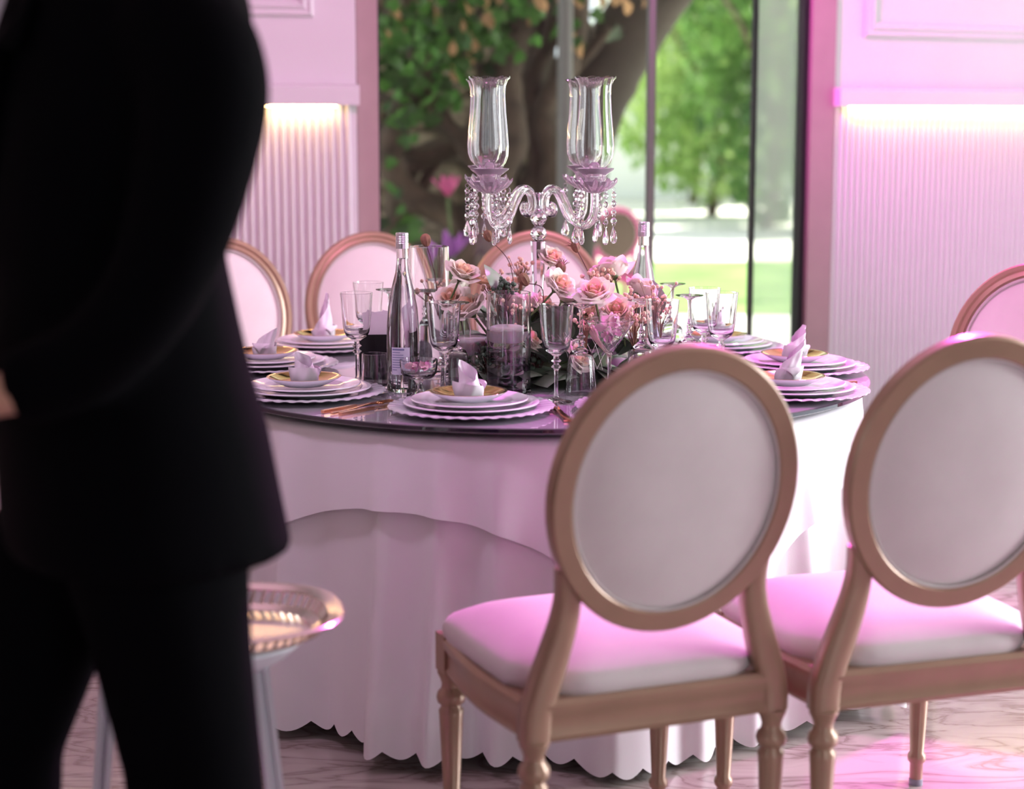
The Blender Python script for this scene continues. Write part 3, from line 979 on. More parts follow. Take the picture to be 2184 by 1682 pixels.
SET = [  # x, y, napkin (seed, height, peak angle, lean), which one
    (-0.490, 4.205, (1, 0.072, 2.6, -0.5), 'at the front left of the table beside the waiter'),
    (-0.092, 3.975, (2, 0.084, 2.6, -0.6), 'at the front edge of the table'),
    (-0.650, 4.690, (3, 0.078, 0.2, 1.0), 'at the far left, half hidden by the waiter'),
    (-0.535, 5.090, (4, 0.130, 1.2, 0.0), 'at the rear left before a back chair'),
    (0.668, 4.225, (5, 0.100, 0.7, 0.9), 'at the front right edge of the table'),
    (0.748, 4.640, (6, 0.088, 1.1, 0.6), 'at the right edge, second from the front'),
    (0.590, 5.070, (8, 0.085, 0.5, 0.5), 'at the rear right behind the wine glasses'),
    (0.330, 3.990, (9, 0.055, 2.0, 0.2), 'mostly hidden by the front chair back'),
]
for x, y, nk, w in SET:
    z = ZT
    rz = math.atan2(y - TY, x - TX)
    o = put('charger_plate', ME['charger'], None, (x, y, z), (0, 0, rz)); tag(o, 'clear ribbed glass charger ' + w, 'charger', 'glass charger plates')
    o = put('dinner_plate', ME['dinner'], None, (x, y, z + 0.0065)); tag(o, 'large white dinner plate ' + w, 'plate', 'white dinner plates')
    o = put('salad_plate', ME['salad'], None, (x - 0.004, y, z + 0.0172)); tag(o, 'smaller white plate ' + w, 'plate', 'white salad plates')
    bo = empty('bowl', (x - 0.006, y, z + 0.0265)); tag(bo, 'gold lined white bowl ' + w, 'bowl', 'gold lined bowls')
    put('shell', ME['bowl'], bo); put('gold_lining', ME['lining'], bo)
    o = put('napkin', napkin(*nk), None, (x - 0.004, y, z + 0.0330)); tag(o, 'folded white napkin ' + w, 'napkin', 'folded white napkins')

# ------------------------------------------------------------------ cutlery
def knife_mesh():
    b = MB()
    b.box((0, 0.055, 0.004), (0.010, 0.11, 0.007))
    P = [(0, 0.11, 0.004), (0.002, 0.15, 0.004), (0.003, 0.19, 0.004), (0.0, 0.225, 0.004)]
    b.sweep(P, [(0.009, 0.001), (0.009, -0.001), (-0.007, -0.0012), (-0.007, 0.0012)], side=(1, 0, 0), scale=[0.6, 1.0, 1.0, 0.3])
    return b.mesh('knife', M['rose_gold'], False)


def fork_mesh():
    b = MB()
    P = bez([(0, 0, 0.003), (0, 0.07, 0.004), (0, 0.13, 0.009), (0, 0.155, 0.006)], 12)
    b.sweep(P, [(0.005, 0.002), (0.005, -0.002), (-0.005, -0.002), (-0.005, 0.002)], side=(1, 0, 0), scale=[1 - 0.5 * math.sin(PI * k / 12) for k in range(len(P))])
    b.box((0, 0.158, 0.006), (0.024, 0.012, 0.002))
    for k in range(4):
        b.box((-0.0102 + 0.0068 * k, 0.187, 0.007), (0.0028, 0.048, 0.002))
    return b.mesh('fork', M['rose_gold'], False)


KN, FK = knife_mesh(), fork_mesh()
for me, x, y, a, lab in (
        (KN, -0.425, 3.945, -37, 'slim rose gold knife by the left front plates, nearest the table edge'),
        (FK, -0.403, 3.930, -37, 'rose gold fork beside the slim knife on the mirror top'),
        (KN, -0.383, 3.915, -37, 'rose gold knife next to the fork, closest to the front charger'),
        (FK, -0.250, 4.130, -25, 'gold fork lying behind the coupe glass foot'),
        (FK, 0.118, 3.83, 8, 'rose gold fork beside the front charger, right of it'),
        (KN, 0.135, 3.80, 12, 'rose gold knife at the front edge beside the front chair'),
        (KN, 0.860, 4.40, 100, 'rose gold knife pointing off the right edge of the table')):
    o = put(me.name.split('.')[0], me, None, (x, y, ZT + 0.0005), (0, 0, R(a)))
    tag(o, lab, me.name.split('.')[0], 'rose gold cutlery')

# ------------------------------------------------------------------ glassware
def wine_prof(s=1.0):
    p = [(0, 0), (0.037, 0), (0.0375, 0.0012), (0.034, 0.003), (0.018, 0.006), (0.007, 0.012), (0.0046, 0.022), (0.0042, 0.060), (0.0046, 0.072), (0.0062, 0.078), (0.0125, 0.0835), (0.0062, 0.089), (0.0060, 0.092),
         (0.0125, 0.0975), (0.0062, 0.103), (0.0068, 0.108), (0.014, 0.114), (0.026, 0.122), (0.0315, 0.132), (0.0345, 0.150), (0.0400, 0.222), (0.0407, 0.229), (0.0400, 0.2295), (0.0390, 0.222),
         (0.0330, 0.150), (0.0295, 0.133), (0.024, 0.126), (0.012, 0.121), (0, 0.1195)]
    return [(r * s, z * s) for r, z in p]


ME['wine'] = MB().lathe(wine_prof(), 40).mesh('wine_glass', M['glass'], True, 38)
GL = [  # x, y, upside down?, size, label
    (-0.385, 4.390, 0, 1.0, 'upright wine glass before the black menu box'),
    (-0.160, 4.162, 0, 1.0, 'upright wine glass just behind the front napkin'),
    (0.103, 4.110, 0, 1.0, 'upright wine glass at the front, beside the front fork'),
    (0.357, 4.215, 0, 1.0, 'upright wine glass just above the front chair back, holding a petal view'),
    (0.520, 4.400, 0, 1.0, 'upright wine glass at the right, nearest of the pair before the garden'),
    (0.490, 4.520, 0, 1.0, 'upright wine glass at the right, rear one of the overlapping pair'),
    (-0.379, 4.680, 0, 1.0, 'upright wine glass at the back left behind the white cards'),
    (-0.137, 4.270, 1, 0.95, 'wine glass turned upside down, behind the front napkin'),
    (0.165, 4.235, 1, 0.95, 'wine glass turned upside down, left of the martini glass'),
    (0.317, 4.330, 1, 0.95, 'wine glass turned upside down, right of the martini glass'),
    (0.431, 4.772, 1, 0.95, 'wine glass turned upside down with the highest foot, near the rear bottle'),
    (0.445, 4.450, 1, 0.95, 'wine glass turned upside down, before the upright pair at the right'),
    (0.017, 5.080, 1, 0.95, 'wine glass turned upside down at the back behind the roses'),
    (-0.205, 4.900, 1, 0.95, 'wine glass turned upside down seen behind the tall wide vase'),
    (-0.318, 4.605, 1, 0.95, 'wine glass turned upside down beside the front water bottle'),
]
for x, y, inv, s, lab in GL:
    o = put('wine_glass', ME['wine'], None, (x, y, ZT + (0.2295 * s if inv else 0) + 0.0003), (PI if inv else 0, 0, 0), s)
    tag(o, lab, 'wine glass', 'clear stemmed wine glasses')

# footed dessert coupe with pink petals
def cut_mod(n, z0, z1, amp):
    def fn(a, r, z, k):
        return (r * (1 + amp * abs(math.sin(n * a / 2))), z) if z0 < z < z1 else (r, z)
    return fn


cp = [(0, 0), (0.030, 0), (0.0305, 0.002), (0.020, 0.006), (0.009, 0.012), (0.0078, 0.020), (0.0095, 0.026), (0.0078, 0.032), (0.012, 0.038), (0.034, 0.046), (0.0415, 0.056), (0.0435, 0.072), (0.0455, 0.088),
      (0.0445, 0.0885), (0.0420, 0.073), (0.0395, 0.058), (0.031, 0.050), (0.010, 0.046), (0, 0.0455)]
cg = MB().lathe(cp, 48, mod=cut_mod(24, 0.045, 0.075, 0.03)).build('dessert_coupe', M['glass'], None, True, 38, (-0.222, 4.205, ZT + 0.0003))
tag(cg, 'footed pressed glass coupe in front of the water bottle', 'glass')


def petal_piece(m, s, seed):
    r = random.Random(seed)
    b = MB().grid(lambda u, v: ((u - 0.5) * s * math.sin(PI * (0.12 + 0.8 * v)), s * 0.35 * math.sin(PI * u + r.random() * 0) * v, s * (v - 0.4) + 0.1 * s * math.sin(6 * u)), 5, 5)
    return b.mesh('petal', m, True, None)


PK = [petal_piece(M['pink_petal'], 0.024, 1), petal_piece(M['magenta_petal'], 0.026, 2), petal_piece(M['petal_out'], 0.026, 3), petal_piece(M['coral'], 0.020, 4)]
for k in range(12):
    a, rr = rs.uniform(0, 6.28), 0.026 * math.sqrt(rs.random())
    o = put('petal', PK[0 if k % 3 else 1], None, (-0.222 + rr * math.cos(a), 4.205 + rr * math.sin(a), ZT + 0.066 + 0.002 * (k % 5)), (rs.uniform(-1.5, 1.5), rs.uniform(-1, 1), a), 0.8)
    tag(o, 'dusky pink petal lying in the footed pressed glass coupe', 'petal', 'petals in the dessert coupe')

# martini glass with petals
mp = [(0, 0), (0.036, 0), (0.0365, 0.0012), (0.020, 0.004), (0.007, 0.010), (0.0042, 0.022), (0.0040, 0.080), (0.0055, 0.090), (0.010, 0.098), (0.0625, 0.176), (0.0632, 0.1765), (0.0622, 0.1775), (0.008, 0.1005), (0, 0.0985)]
mg = MB().lathe(mp, 48).build('martini_glass', M['glass'], None, True, 38, (0.235, 4.265, ZT + 0.0003))
tag(mg, 'martini glass filled with pink and mauve petals', 'martini glass')
for k in range(22):
    zz = 0.112 + 0.075 * rs.random() ** 0.8
    rmax = max(0.0, (zz - 0.112) * 0.62)
    a, rr = rs.uniform(0, 6.28), rmax * math.sqrt(rs.random())
    o = put('petal', PK[rs.choice((0, 1, 2, 2, 0))], None, (0.235 + rr * math.cos(a), 4.265 + rr * math.sin(a), ZT + zz), (rs.uniform(-1.2, 1.2), rs.uniform(-1.2, 1.2), a), rs.uniform(0.7, 1.1))
    tag(o, 'pink or mauve petal piled in the martini glass', 'petal', 'petals in the martini glass')

# low cut-glass dish with coral blossom
dp = [(0, 0), (0.038, 0), (0.042, 0.003), (0.048, 0.030), (0.052, 0.052), (0.0505, 0.0525), (0.046, 0.032), (0.039, 0.007), (0, 0.006)]
dg = MB().lathe(dp, 56, mod=cut_mod(28, 0.001, 0.051, 0.03)).build('glass_dish', M['glass'], None, True, 38, (0.440, 4.348, ZT + 0.0003))
tag(dg, 'low cut glass dish at the right with coral blossoms', 'dish')
for k in range(10):
    a, rr = rs.uniform(0, 6.28), 0.024 * math.sqrt(rs.random())
    o = put('petal', PK[3], None, (0.440 + rr * math.cos(a), 4.348 + rr * math.sin(a), ZT + 0.022 + 0.045 * rs.random()), (rs.uniform(-1.5, 1.5), rs.uniform(-1.5, 1.5), a), rs.uniform(0.8, 1.3))
    tag(o, 'coral ruffled petal heaped in the low cut glass dish', 'petal', 'petals in the cut glass dish')

# tumbler
tm = MB().lathe([(0, 0), (0.036, 0), (0.0375, 0.002), (0.031, 0.085), (0.0305, 0.0855), (0.0295, 0.085), (0.0355, 0.008), (0, 0.007)], 40).build('tumbler', M['glass'], None, True, 38, (-0.337, 4.335, ZT + 0.0003))
tag(tm, 'small upturned glass tumbler beside the water bottle base', 'tumbler')

# ------------------------------------------------------------------ water bottles
def bottle(x, y, rz, lab):
    o = empty('water_bottle', (x, y, ZT + 0.0003), rz)
    tag(o, lab, 'bottle', 'clear glass water bottles')
    p = [(0, 0.004), (0.026, 0.002), (0.034, 0.0), (0.0365, 0.004), (0.0368, 0.03), (0.0368, 0.12), (0.0360, 0.16), (0.0325, 0.205), (0.0250, 0.250), (0.0165, 0.290), (0.0140, 0.315), (0.0132, 0.352), (0.0125, 0.372),
         (0.0105, 0.372), (0.0108, 0.350), (0.0116, 0.315), (0.0142, 0.288), (0.0226, 0.249), (0.0300, 0.204), (0.0336, 0.160), (0.0342, 0.12), (0.0342, 0.03), (0.033, 0.010), (0, 0.012)]
    MB().lathe([(r_ * (1.09 if z_ < 0.24 else 1.0 + 0.09 * max(0, (0.30 - z_) / 0.06)), z_) for r_, z_ in p], 40).build('bottle_body', M['glass'], o, True, 38)
    wt = [(0, 0.0112), (0.0335, 0.0092), (0.0347, 0.03), (0.0347, 0.12), (0.0341, 0.160), (0.0305, 0.204), (0.0231, 0.249), (0.0147, 0.288), (0.0120, 0.315), (0.0120, 0.322), (0, 0.3225)]
    wide = lambda P: [(r_ * (1.09 if z_ < 0.24 else 1.0 + 0.09 * max(0, (0.30 - z_) / 0.06)), z_) for r_, z_ in P]
    MB().lathe(wide(wt), 40).build('water', M['water'], o, True, 38)
    c = MB()
    pr = [(0, 0.384), (0.0145, 0.384), (0.0155, 0.382)]
    for k in range(5):
        zz = 0.378 - 0.004 * k
        pr += [(0.0156, zz), (0.0150, zz - 0.001), (0.0150, zz - 0.002), (0.0156, zz - 0.003)]
    pr += [(0.0154, 0.346), (0.0135, 0.346), (0.0135, 0.373), (0, 0.373)]
    c.lathe(pr, 40).build('screw_cap', M['alu'], o, True, 30)
    # paper label on one side with lines of small print
    def lab_fn(u, v):
        a = -1.9 + 1.15 * u
        return (0.0405 * math.cos(a), 0.0405 * math.sin(a), 0.045 + 0.066 * v)
    l = MB().grid(lab_fn, 14, 3).build('label', M['label'], o, True, None)
    for k in range(9):
        w = (0.75, 0.5, 0.7, 0.72, 0.66, 0.72, 0.7, 0.6, 0.3)[k]
        MB().grid(lambda u, v, k=k, w=w: (0.0407 * math.cos(-1.84 + w * u), 0.0407 * math.sin(-1.84 + w * u), 0.104 - 0.006 * k + 0.0016 * v + (0.002 * v if k == 0 else 0)), 8, 2).build('print_line', M['print'], l, True, None)
    return o


bottle(-0.264, 4.285, -0.35, 'clear water bottle with silver cap standing at the left front of the flowers')
bottle(0.350, 4.740, 1.2, 'clear water bottle with silver cap standing behind the roses before the garden')

# ------------------------------------------------------------------ cylinder vases with floating candles
def vase(x, y, r, h, water, candle, lab, clab):
    t = 0.003
    o = empty('cylinder_vase', (x, y, ZT + 0.0003))
    tag(o, lab, 'vase', 'clear cylinder vases')
    MB().lathe([(0, 0), (r - 0.002, 0), (r, 0.002), (r, h - 0.001), (r - t / 2, h), (r - t, h - 0.001), (r - t, 0.012), (0, 0.011)], 48).build('glass_cylinder', M['glass'], o, True, 30)
    MB().lathe([(0, 0.0105), (r - t + 0.0006, 0.0108), (r - t + 0.0006, water), (0, water)], 48).build('water', M['water'], o, True, 30)
    if candle:
        rc, hc = candle
        c = empty('floating_candle', (x + (r - t - rc) * -0.5, y - 0.001, ZT + water - hc * 0.72))
        tag(c, clab, 'candle', 'floating candles')
        MB().lathe([(0, 0), (rc * 0.66, 0), (rc * 0.80, hc * 0.10), (rc * 0.97, hc * 0.62), (rc, hc * 0.80), (rc * 0.97, hc * 0.93), (rc * 0.82, hc), (0, hc * 0.96)], 40).build('wax', M['wax'], c, True, 60)
        MB().tube(bez([(0, 0, hc * 0.9), (0.001, 0, hc + 0.016), (-0.001, 0, hc + 0.034)], 8), 0.0011, 6).build('wick', M['wick'], c)
    return o


vase(-0.008, 4.275, 0.0535, 0.242, 0.150, (0.042, 0.040), 'cylinder vase with floating candle and water, nearest the front napkin', 'white floating candle high in the front cylinder vase')
vase(-0.103, 4.420, 0.0600, 0.170, 0.105, (0.052, 0.042), 'wide cylinder vase with a low candle behind the inverted glass', 'white floating candle in the low wide vase behind the inverted glass')
vase(-0.215, 4.600, 0.0520, 0.330, 0.215, None, 'tall empty cylinder vase of water behind the water bottle', '')
# petals drifting in the front vase
for k, (dx, dz) in enumerate(((0.018, 0.045), (-0.02, 0.11), (0.01, 0.108), (0.025, 0.02))):
    o = put('petal', PK[2], None, (-0.008 + dx, 4.255, ZT + dz), (R(80), 0.3 * k, R(90)), 0.9)
    tag(o, 'pale petal sunk in the front cylinder vase', 'petal', 'petals in the front vase')

# ------------------------------------------------------------------ black menu box with white cards
mbx = empty('menu_box', (-0.345, 4.505, ZT + 0.0003), 0.1)
tag(mbx, 'black box on the table behind the bottle, white cards standing in it', 'box')
for (c_, d_) in (((0, -0.029, 0.0575), (0.088, 0.004, 0.115)), ((0, 0.029, 0.0575), (0.088, 0.004, 0.115)), ((-0.042, 0, 0.0575), (0.004, 0.054, 0.115)), ((0.042, 0, 0.0575), (0.004, 0.054, 0.115)), ((0, 0, 0.002), (0.08, 0.054, 0.004))):
    MB().box(c_, d_).build('panel', M['black'], mbx, False)
for k, (dx, rot_, dy) in enumerate(((-0.012, 24, -0.012), (0.008, -14, 0.002), (0.016, 30, 0.014))):
    m_ = MB().add([(-0.030, 0, 0), (0.030, 0, 0), (0.030, 0, 0.110), (-0.030, 0, 0.110), (-0.030, 0.0015, 0), (0.030, 0.0015, 0), (0.030, 0.0015, 0.110), (-0.030, 0.0015, 0.110)],
                  [(0, 1, 2, 3), (7, 6, 5, 4), (0, 4, 5, 1), (1, 5, 6, 2), (2, 6, 7, 3), (3, 7, 4, 0)])
    o = m_.build('card', M['paper'], None, False)
    o.location = (-0.345 + dx, 4.505 + dy, ZT + 0.060); o.rotation_euler = (0, R(rot_ * 0.5), 0.1)
    tag(o, ('white card leaning left in the black box', 'white card in the middle of the black box', 'white card tilted right at the back of the black box')[k], 'card', 'white cards in the black box')

# ------------------------------------------------------------------ crystal candelabra
cd = empty('crystal_candelabra', (TX - 0.001, TY, ZT + 0.0003), R(2.6))
tag(cd, 'four armed crystal candelabra with glass hurricane shades rising from the flowers', 'candelabra')
ZB = ZT
def zc(z): return z - ZB
fac = lambda prof, n: MB().lathe(prof, n)
MB().lathe([(0, 0), (0.075, 0), (0.078, 0.006), (0.06, 0.014), (0.03, 0.022), (0.018, 0.035), (0, 0.036)], 12).build('base', M['crystal'], cd, False)
MB().lathe([(0, 0.0362), (0.013, 0.0362), (0.011, 0.09), (0.0125, 0.20), (0.0205, zc(1.115)), (0, zc(1.115))], 10).build('stem', M['crystal'], cd, False)
for z0, r in ((1.1345, 0.0215), (1.1735, 0.0215)):
    b = MB()
    rings = [(0.45, -0.9), (0.86, -0.5), (1.0, -0.12), (1.0, 0.12), (0.86, 0.5), (0.45, 0.9)]
    vs = []
    for k, (rr, zz) in enumerate(rings):
        for i in range(8):
            a = 2 * PI * (i + 0.5 * (k % 2)) / 8
            vs.append((r * rr * math.cos(a), r * rr * math.sin(a), zc(z0) + r * zz))
    fs = [tuple(range(7, -1, -1)), tuple(40 + i for i in range(8))]
    for k in range(5):
        for i in range(8):
            i2 = (i + 1) % 8
            a0, a1, b0, b1 = k * 8 + i, k * 8 + i2, (k + 1) * 8 + i, (k + 1) * 8 + i2
            if k % 2 == 0: fs += [(a0, a1, b0), (a1, b1, b0)]
            else: fs += [(a0, a1, b1), (a0, b1, b0)]
    b.add(vs, fs).build('crystal_ball', M['crystal'], cd, False)
MB().lathe([(0, zc(1.192)), (0.014, zc(1.192)), (0.0145, zc(1.196)), (0.0125, zc(1.199)), (0.0125, zc(1.232)), (0.0150, zc(1.236)), (0.0145, zc(1.240)), (0, zc(1.240))], 24).build('hub', M['chrome'], cd)

arm_path = bez([(0.046, 0, zc(1.212)), (0.056, 0, zc(1.208)), (0.060, 0, zc(1.196)), (0.050, 0, zc(1.186)), (0.034, 0, zc(1.190)), (0.0235, 0, zc(1.208)), (0.030, 0, zc(1.235)), (0.050, 0, zc(1.248)),
                (0.073, 0, zc(1.243)), (0.094, 0, zc(1.220)), (0.114, 0, zc(1.190)), (0.140, 0, zc(1.166)), (0.170, 0, zc(1.163)), (0.192, 0, zc(1.182)), (0.199, 0, zc(1.212)), (0.199, 0, zc(1.243))], 75)
ap = []
for k in range(24):
    a = 2 * PI * k / 24
    rr = 0.0100 * (1 + 0.10 * math.cos(6 * a))
    ap.append((rr * math.cos(a), rr * math.sin(a)))
na = len(arm_path)
ARM = MB().sweep(arm_path, ap, side=(0, 1, 0), scale=[0.45 + 0.55 * min(1, k / (0.3 * na)) for k in range(na)]).mesh('arm', M['crystal'], True, 60)


def petal_dish(R1, h, n, tip):
    def md(a, r, z, k):
        w = (r / R1) ** 2
        s = abs(math.cos(n * a / 2))
        return r * (1 - 0.10 * w * (1 - s)), z + tip * w * s ** 0.7 + 0.004 * w * math.cos(2 * n * a)
    p = [(0, 0), (0.012, 0), (R1 * 0.5, h * 0.18), (R1 * 0.82, h * 0.55), (R1, h), (R1 * 0.985, h + 0.002), (R1 * 0.78, h * 0.55 + 0.005), (R1 * 0.45, h * 0.18 + 0.005), (0.012, 0.005), (0, 0.005)]
    return MB().lathe(p, 80, mod=md)


BOB = petal_dish(0.058, 0.024, 10, 0.009).mesh('drip_dish', M['crystal_pink'], True, 60)
CUP = MB().lathe([(0, 0), (0.014, 0), (0.021, 0.006), (0.0235, 0.030), (0.0275, 0.036), (0.046, 0.050), (0.0475, 0.054), (0.044, 0.054), (0.027, 0.043), (0.022, 0.040), (0.020, 0.012), (0, 0.010)], 48,
                 mod=lambda a, r, z, k: (r * (1 + 0.035 * math.cos(16 * a)) if 0.003 < z < 0.034 else r * (1 + 0.02 * math.cos(8 * a)), z)).mesh('candle_cup', M['crystal_pink'], True, 60)
shp = [(0.028, 0.0), (0.040, 0.012), (0.0465, 0.030), (0.0480, 0.055), (0.0455, 0.090), (0.0415, 0.135), (0.0395, 0.175), (0.0405, 0.200), (0.0455, 0.215), (0.0520, 0.2215)]
inn = [(r - 0.0016, z + 0.0006) for r, z in shp[::-1]]
SHADE = MB().lathe(shp + inn, 56, mod=lambda a, r, z, k: (r * (1 + 0.012 * math.cos(10 * a)), z + (0.0022 * math.cos(8 * a) if z > 0.2145 else 0)), close=True).mesh('hurricane_shade', M['glass'], True, 38)
STUB = MB().lathe([(0, 0), (0.011, 0), (0.011, 0.022), (0.006, 0.03), (0, 0.03)], 8, mod=lambda a, r, z, k: (r * (1 + 0.35 * math.cos(6 * a)) if z > 0.015 else r, z)).mesh('candle_spike', M['crystal_pink'], False)


def bead_mesh(r, h):
    vs = [(0, 0, h)] + [(r * math.cos(2 * PI * i / 8), r * 0.62 * math.sin(2 * PI * i / 8) * 1.0, r * 0.0) for i in range(8)] + [(0, 0, -h)]
    b = MB()
    # octagon bead: flat table facets front and back
    vs = []
    for yy, k in ((-0.62, 0.55), (0, 1.0), (0.62, 0.55)):
        for i in range(8):
            a = 2 * PI * (i + 0.5) / 8
            vs.append((r * k * math.cos(a), r * yy, r * k * math.sin(a)))
    fs = [tuple(range(7, -1, -1)), tuple(16 + i for i in range(8))]
    for k in range(2):
        for i in range(8):
            fs.append((k * 8 + i, k * 8 + (i + 1) % 8, k * 8 + 8 + (i + 1) % 8, k * 8 + 8 + i))
    return b.add(vs, fs).mesh('bead', M['crystal'], False)


def drop_mesh():
    b = MB()
    prof = [(0.0015, 0.020, ), (0.0060, 0.010), (0.0102, -0.004), (0.0110, -0.010), (0.0095, -0.0175), (0.0045, -0.0225)]
    vs = []
    for k, (r, z) in enumerate(prof):
        for i in range(10):
            a = 2 * PI * (i + 0.5 * (k % 2)) / 10
            vs.append((r * math.cos(a), 0.52 * r * math.sin(a), z))
    fs = [tuple(range(10)), tuple(50 + i for i in range(9, -1, -1))]
    for k in range(5):
        for i in range(10):
            i2 = (i + 1) % 10
            a0, a1, b0, b1 = k * 10 + i, k * 10 + i2, k * 10 + 10 + i, k * 10 + 10 + i2
            if k % 2 == 0: fs += [(a0, a1, b0), (a1, b1, b0)]
            else: fs += [(a0, a1, b1), (a0, b1, b0)]
    return b.add(vs, fs).mesh('drop', M['crystal'], False)


BEAD, DROP = bead_mesh(0.0085, 0.008), drop_mesh()
WIRE = MB().tube([(0.005 * math.cos(2 * PI * k / 14), 0, 0.0055 * math.sin(2 * PI * k / 14)) for k in range(14)], 0.0005, 5, closed=True).mesh('wire_ring', M['chrome'])
for k, ang in enumerate((49, 131, 229, 311)):
    ar = put('arm', ARM, cd, (0, 0, 0), (0, 0, R(ang)))
    ax, ay = 0.199 * math.cos(R(ang)), 0.199 * math.sin(R(ang))
    put('drip_dish', BOB, cd, (ax, ay, zc(1.2435)), (0, 0, 0.3 * k))
    put('candle_cup', CUP, cd, (ax, ay, zc(1.2510)))
    put('hurricane_shade', SHADE, cd, (ax, ay, zc(1.3020) + 0.0035), (0, 0, 0.7 * k))
    put('candle_spike', STUB, cd, (ax, ay, zc(1.2900)))
    for j in range(5):
        a = 2 * PI * (j + 0.25 * k) / 5 + 0.5
        sx, sy = ax + 0.050 * math.cos(a), ay + 0.050 * math.sin(a)
        st = empty('crystal_strand', (sx, sy, zc(1.262)), rs.uniform(0, 6.28))
        st.parent = cd
        z = -0.014
        for q in range(4):
            put('wire_ring', WIRE, st, (0, 0, z + 0.004))
            put('bead', BEAD, st, (0, 0, z - 0.0095), (0, 0, rs.uniform(0, 3)))
            z -= 0.0215
        put('wire_ring', WIRE, st, (0, 0, z + 0.003))
        put('drop', DROP, st, (0, 0, z - 0.0215))

# ------------------------------------------------------------------ flower arrangement
fl = empty('flower_arrangement', (TX, TY, ZT + 0.0003))
tag(fl, 'low arrangement of blush roses, coral sprays, dry pods and grey green leaves around the candelabra', 'flowers')
FO = Vector((TX, TY, ZT + 0.0003))
MB().lathe([(0.085, 0.0), (0.24, 0.0), (0.25, 0.02), (0.22, 0.06), (0.12, 0.09), (0.085, 0.09)], 40, close=True,
           mod=lambda a, r, z, k: (r * (1 + 0.05 * math.sin(7 * a)) * (0.78 if r > 0.1 else 1), z * (1 + 0.2 * math.sin(5 * a + 1)))).build('moss_base', M['moss'], fl)


def rose_petal(w, h, r0, flare, curl, m, tipk):
    def fn(u, v):
        a = (u - 0.5) * 2 * w * (0.55 + 0.45 * math.sin(PI * min(1, 0.25 + 0.6 * v)))
        edge = abs(2 * u - 1)
        zz = h * v * (1 - 0.22 * edge ** 2 * v)
        r = r0 * (0.25 + 0.75 * min(1, v * 2.2)) + flare * v ** 1.6 + curl * max(0, v - 0.72) ** 1.5 * (1 + tipk * (1 - edge))
        r -= 0.10 * r0 * edge ** 2 * v
        zz -= curl * 0.9 * max(0, v - 0.8) * (0.4 + edge)
        return (r * math.cos(a), r * math.sin(a), zz)
    return MB().grid(fn, 9, 8).mesh('petal', m, True, None)


RP = [rose_petal(1.15, 0.034, 0.008, 0.001, 0.004, M['petal_in'], 0.5),
      rose_petal(1.05, 0.036, 0.012, 0.004, 0.014, M['petal_in'], 0.6),
      rose_petal(0.98, 0.035, 0.016, 0.006, 0.022, M['petal'], 0.9),
      rose_petal(0.92, 0.032, 0.020, 0.008, 0.028, M['petal_out'], 1.3),
      rose_petal(0.85, 0.026, 0.024, 0.010, 0.032, M['petal_out'], 1.6)]
HEART = MB().lathe([(0, 0.0), (0.006, 0.002), (0.0085, 0.012), (0.0075, 0.026), (0.004, 0.033), (0, 0.031)], 14, mod=lambda a, r, z, k: (r * (1 + 0.12 * math.sin(3 * a + z * 160)), z)).mesh('rose', M['petal_in'])
SEPAL = MB().lathe([(0, -0.012), (0.003, -0.011), (0.008, -0.004), (0.010, 0.004), (0.0, 0.004)], 12).mesh('calyx', M['stem'])


def rose(p, tiltx, tilty, s, stem_len, seed):
    r = random.Random(seed)
    o = put('rose', HEART, fl, Vector(p) - FO, (tiltx, tilty, r.uniform(0, 6)), s)
    for ring, n in ((0, 3), (1, 4), (2, 5), (3, 6), (4, 6)):
        off = r.uniform(0, 6)
        for k in range(n):
            put('petal', RP[ring], o, (0, 0, -0.001 * ring), (r.uniform(-.06, .06), r.uniform(-.08, .08), off + 2 * PI * k / n + r.uniform(-.12, .12)), r.uniform(0.93, 1.07))
    put('calyx', SEPAL, o)
    MB().tube(bez([(0, 0, -0.008), (0.003, 0.002, -stem_len * 0.5), (0, 0.004, -stem_len)], 8), 0.0024, 6).build('stem', M['stem'], o)
    return o


ROSES = [((-0.129, 4.440, 1.035), 0.55, -0.05, 1.00), ((0.258, 4.500, 1.035), 0.6, 0.05, 1.10), ((0.107, 4.350, 1.015), 0.8, 0.0, 1.00), ((0.202, 4.305, 0.995), 0.5, 0.1, 1.15), ((0.100, 4.60, 1.062), 0.3, 0.6, 0.85),
         ((-0.100, 4.44, 0.945), 0.6, -0.1, 1.1), ((-0.150, 4.70, 0.970), 0.5, -0.3, 1.0), ((0.070, 4.45, 0.950), 0.7, -0.2, 1.0), ((0.150, 4.330, 0.845), 1.1, 0.4, 0.95), ((0.320, 4.50, 0.990), 0.6, 0.4, 1.0),
         ((0.262, 4.400, 0.945), 0.7, 0.4, 1.05), ((0.020, 4.62, 0.985), 0.5, 0.0, 0.95), ((0.010, 4.44, 0.955), 0.7, 0.0, 0.95),
         ((-0.150, 4.50, 0.965), 0.6, -0.4, 1.0), ((0.130, 4.47, 0.975), 0.5, 0.2, 1.0), ((-0.02, 4.58, 0.975), 0.4, -0.1, 1.0), ((0.215, 4.42, 0.935), 0.9, 0.2, 0.95), ((0.035, 4.36, 0.885), 1.0, -0.1, 0.8)]
for k, (p, tx, ty, s) in enumerate(ROSES):
    rose(p, tx, ty, s * 1.12, 0.11 if p[2] > 0.9 else 0.05, 100 + k)


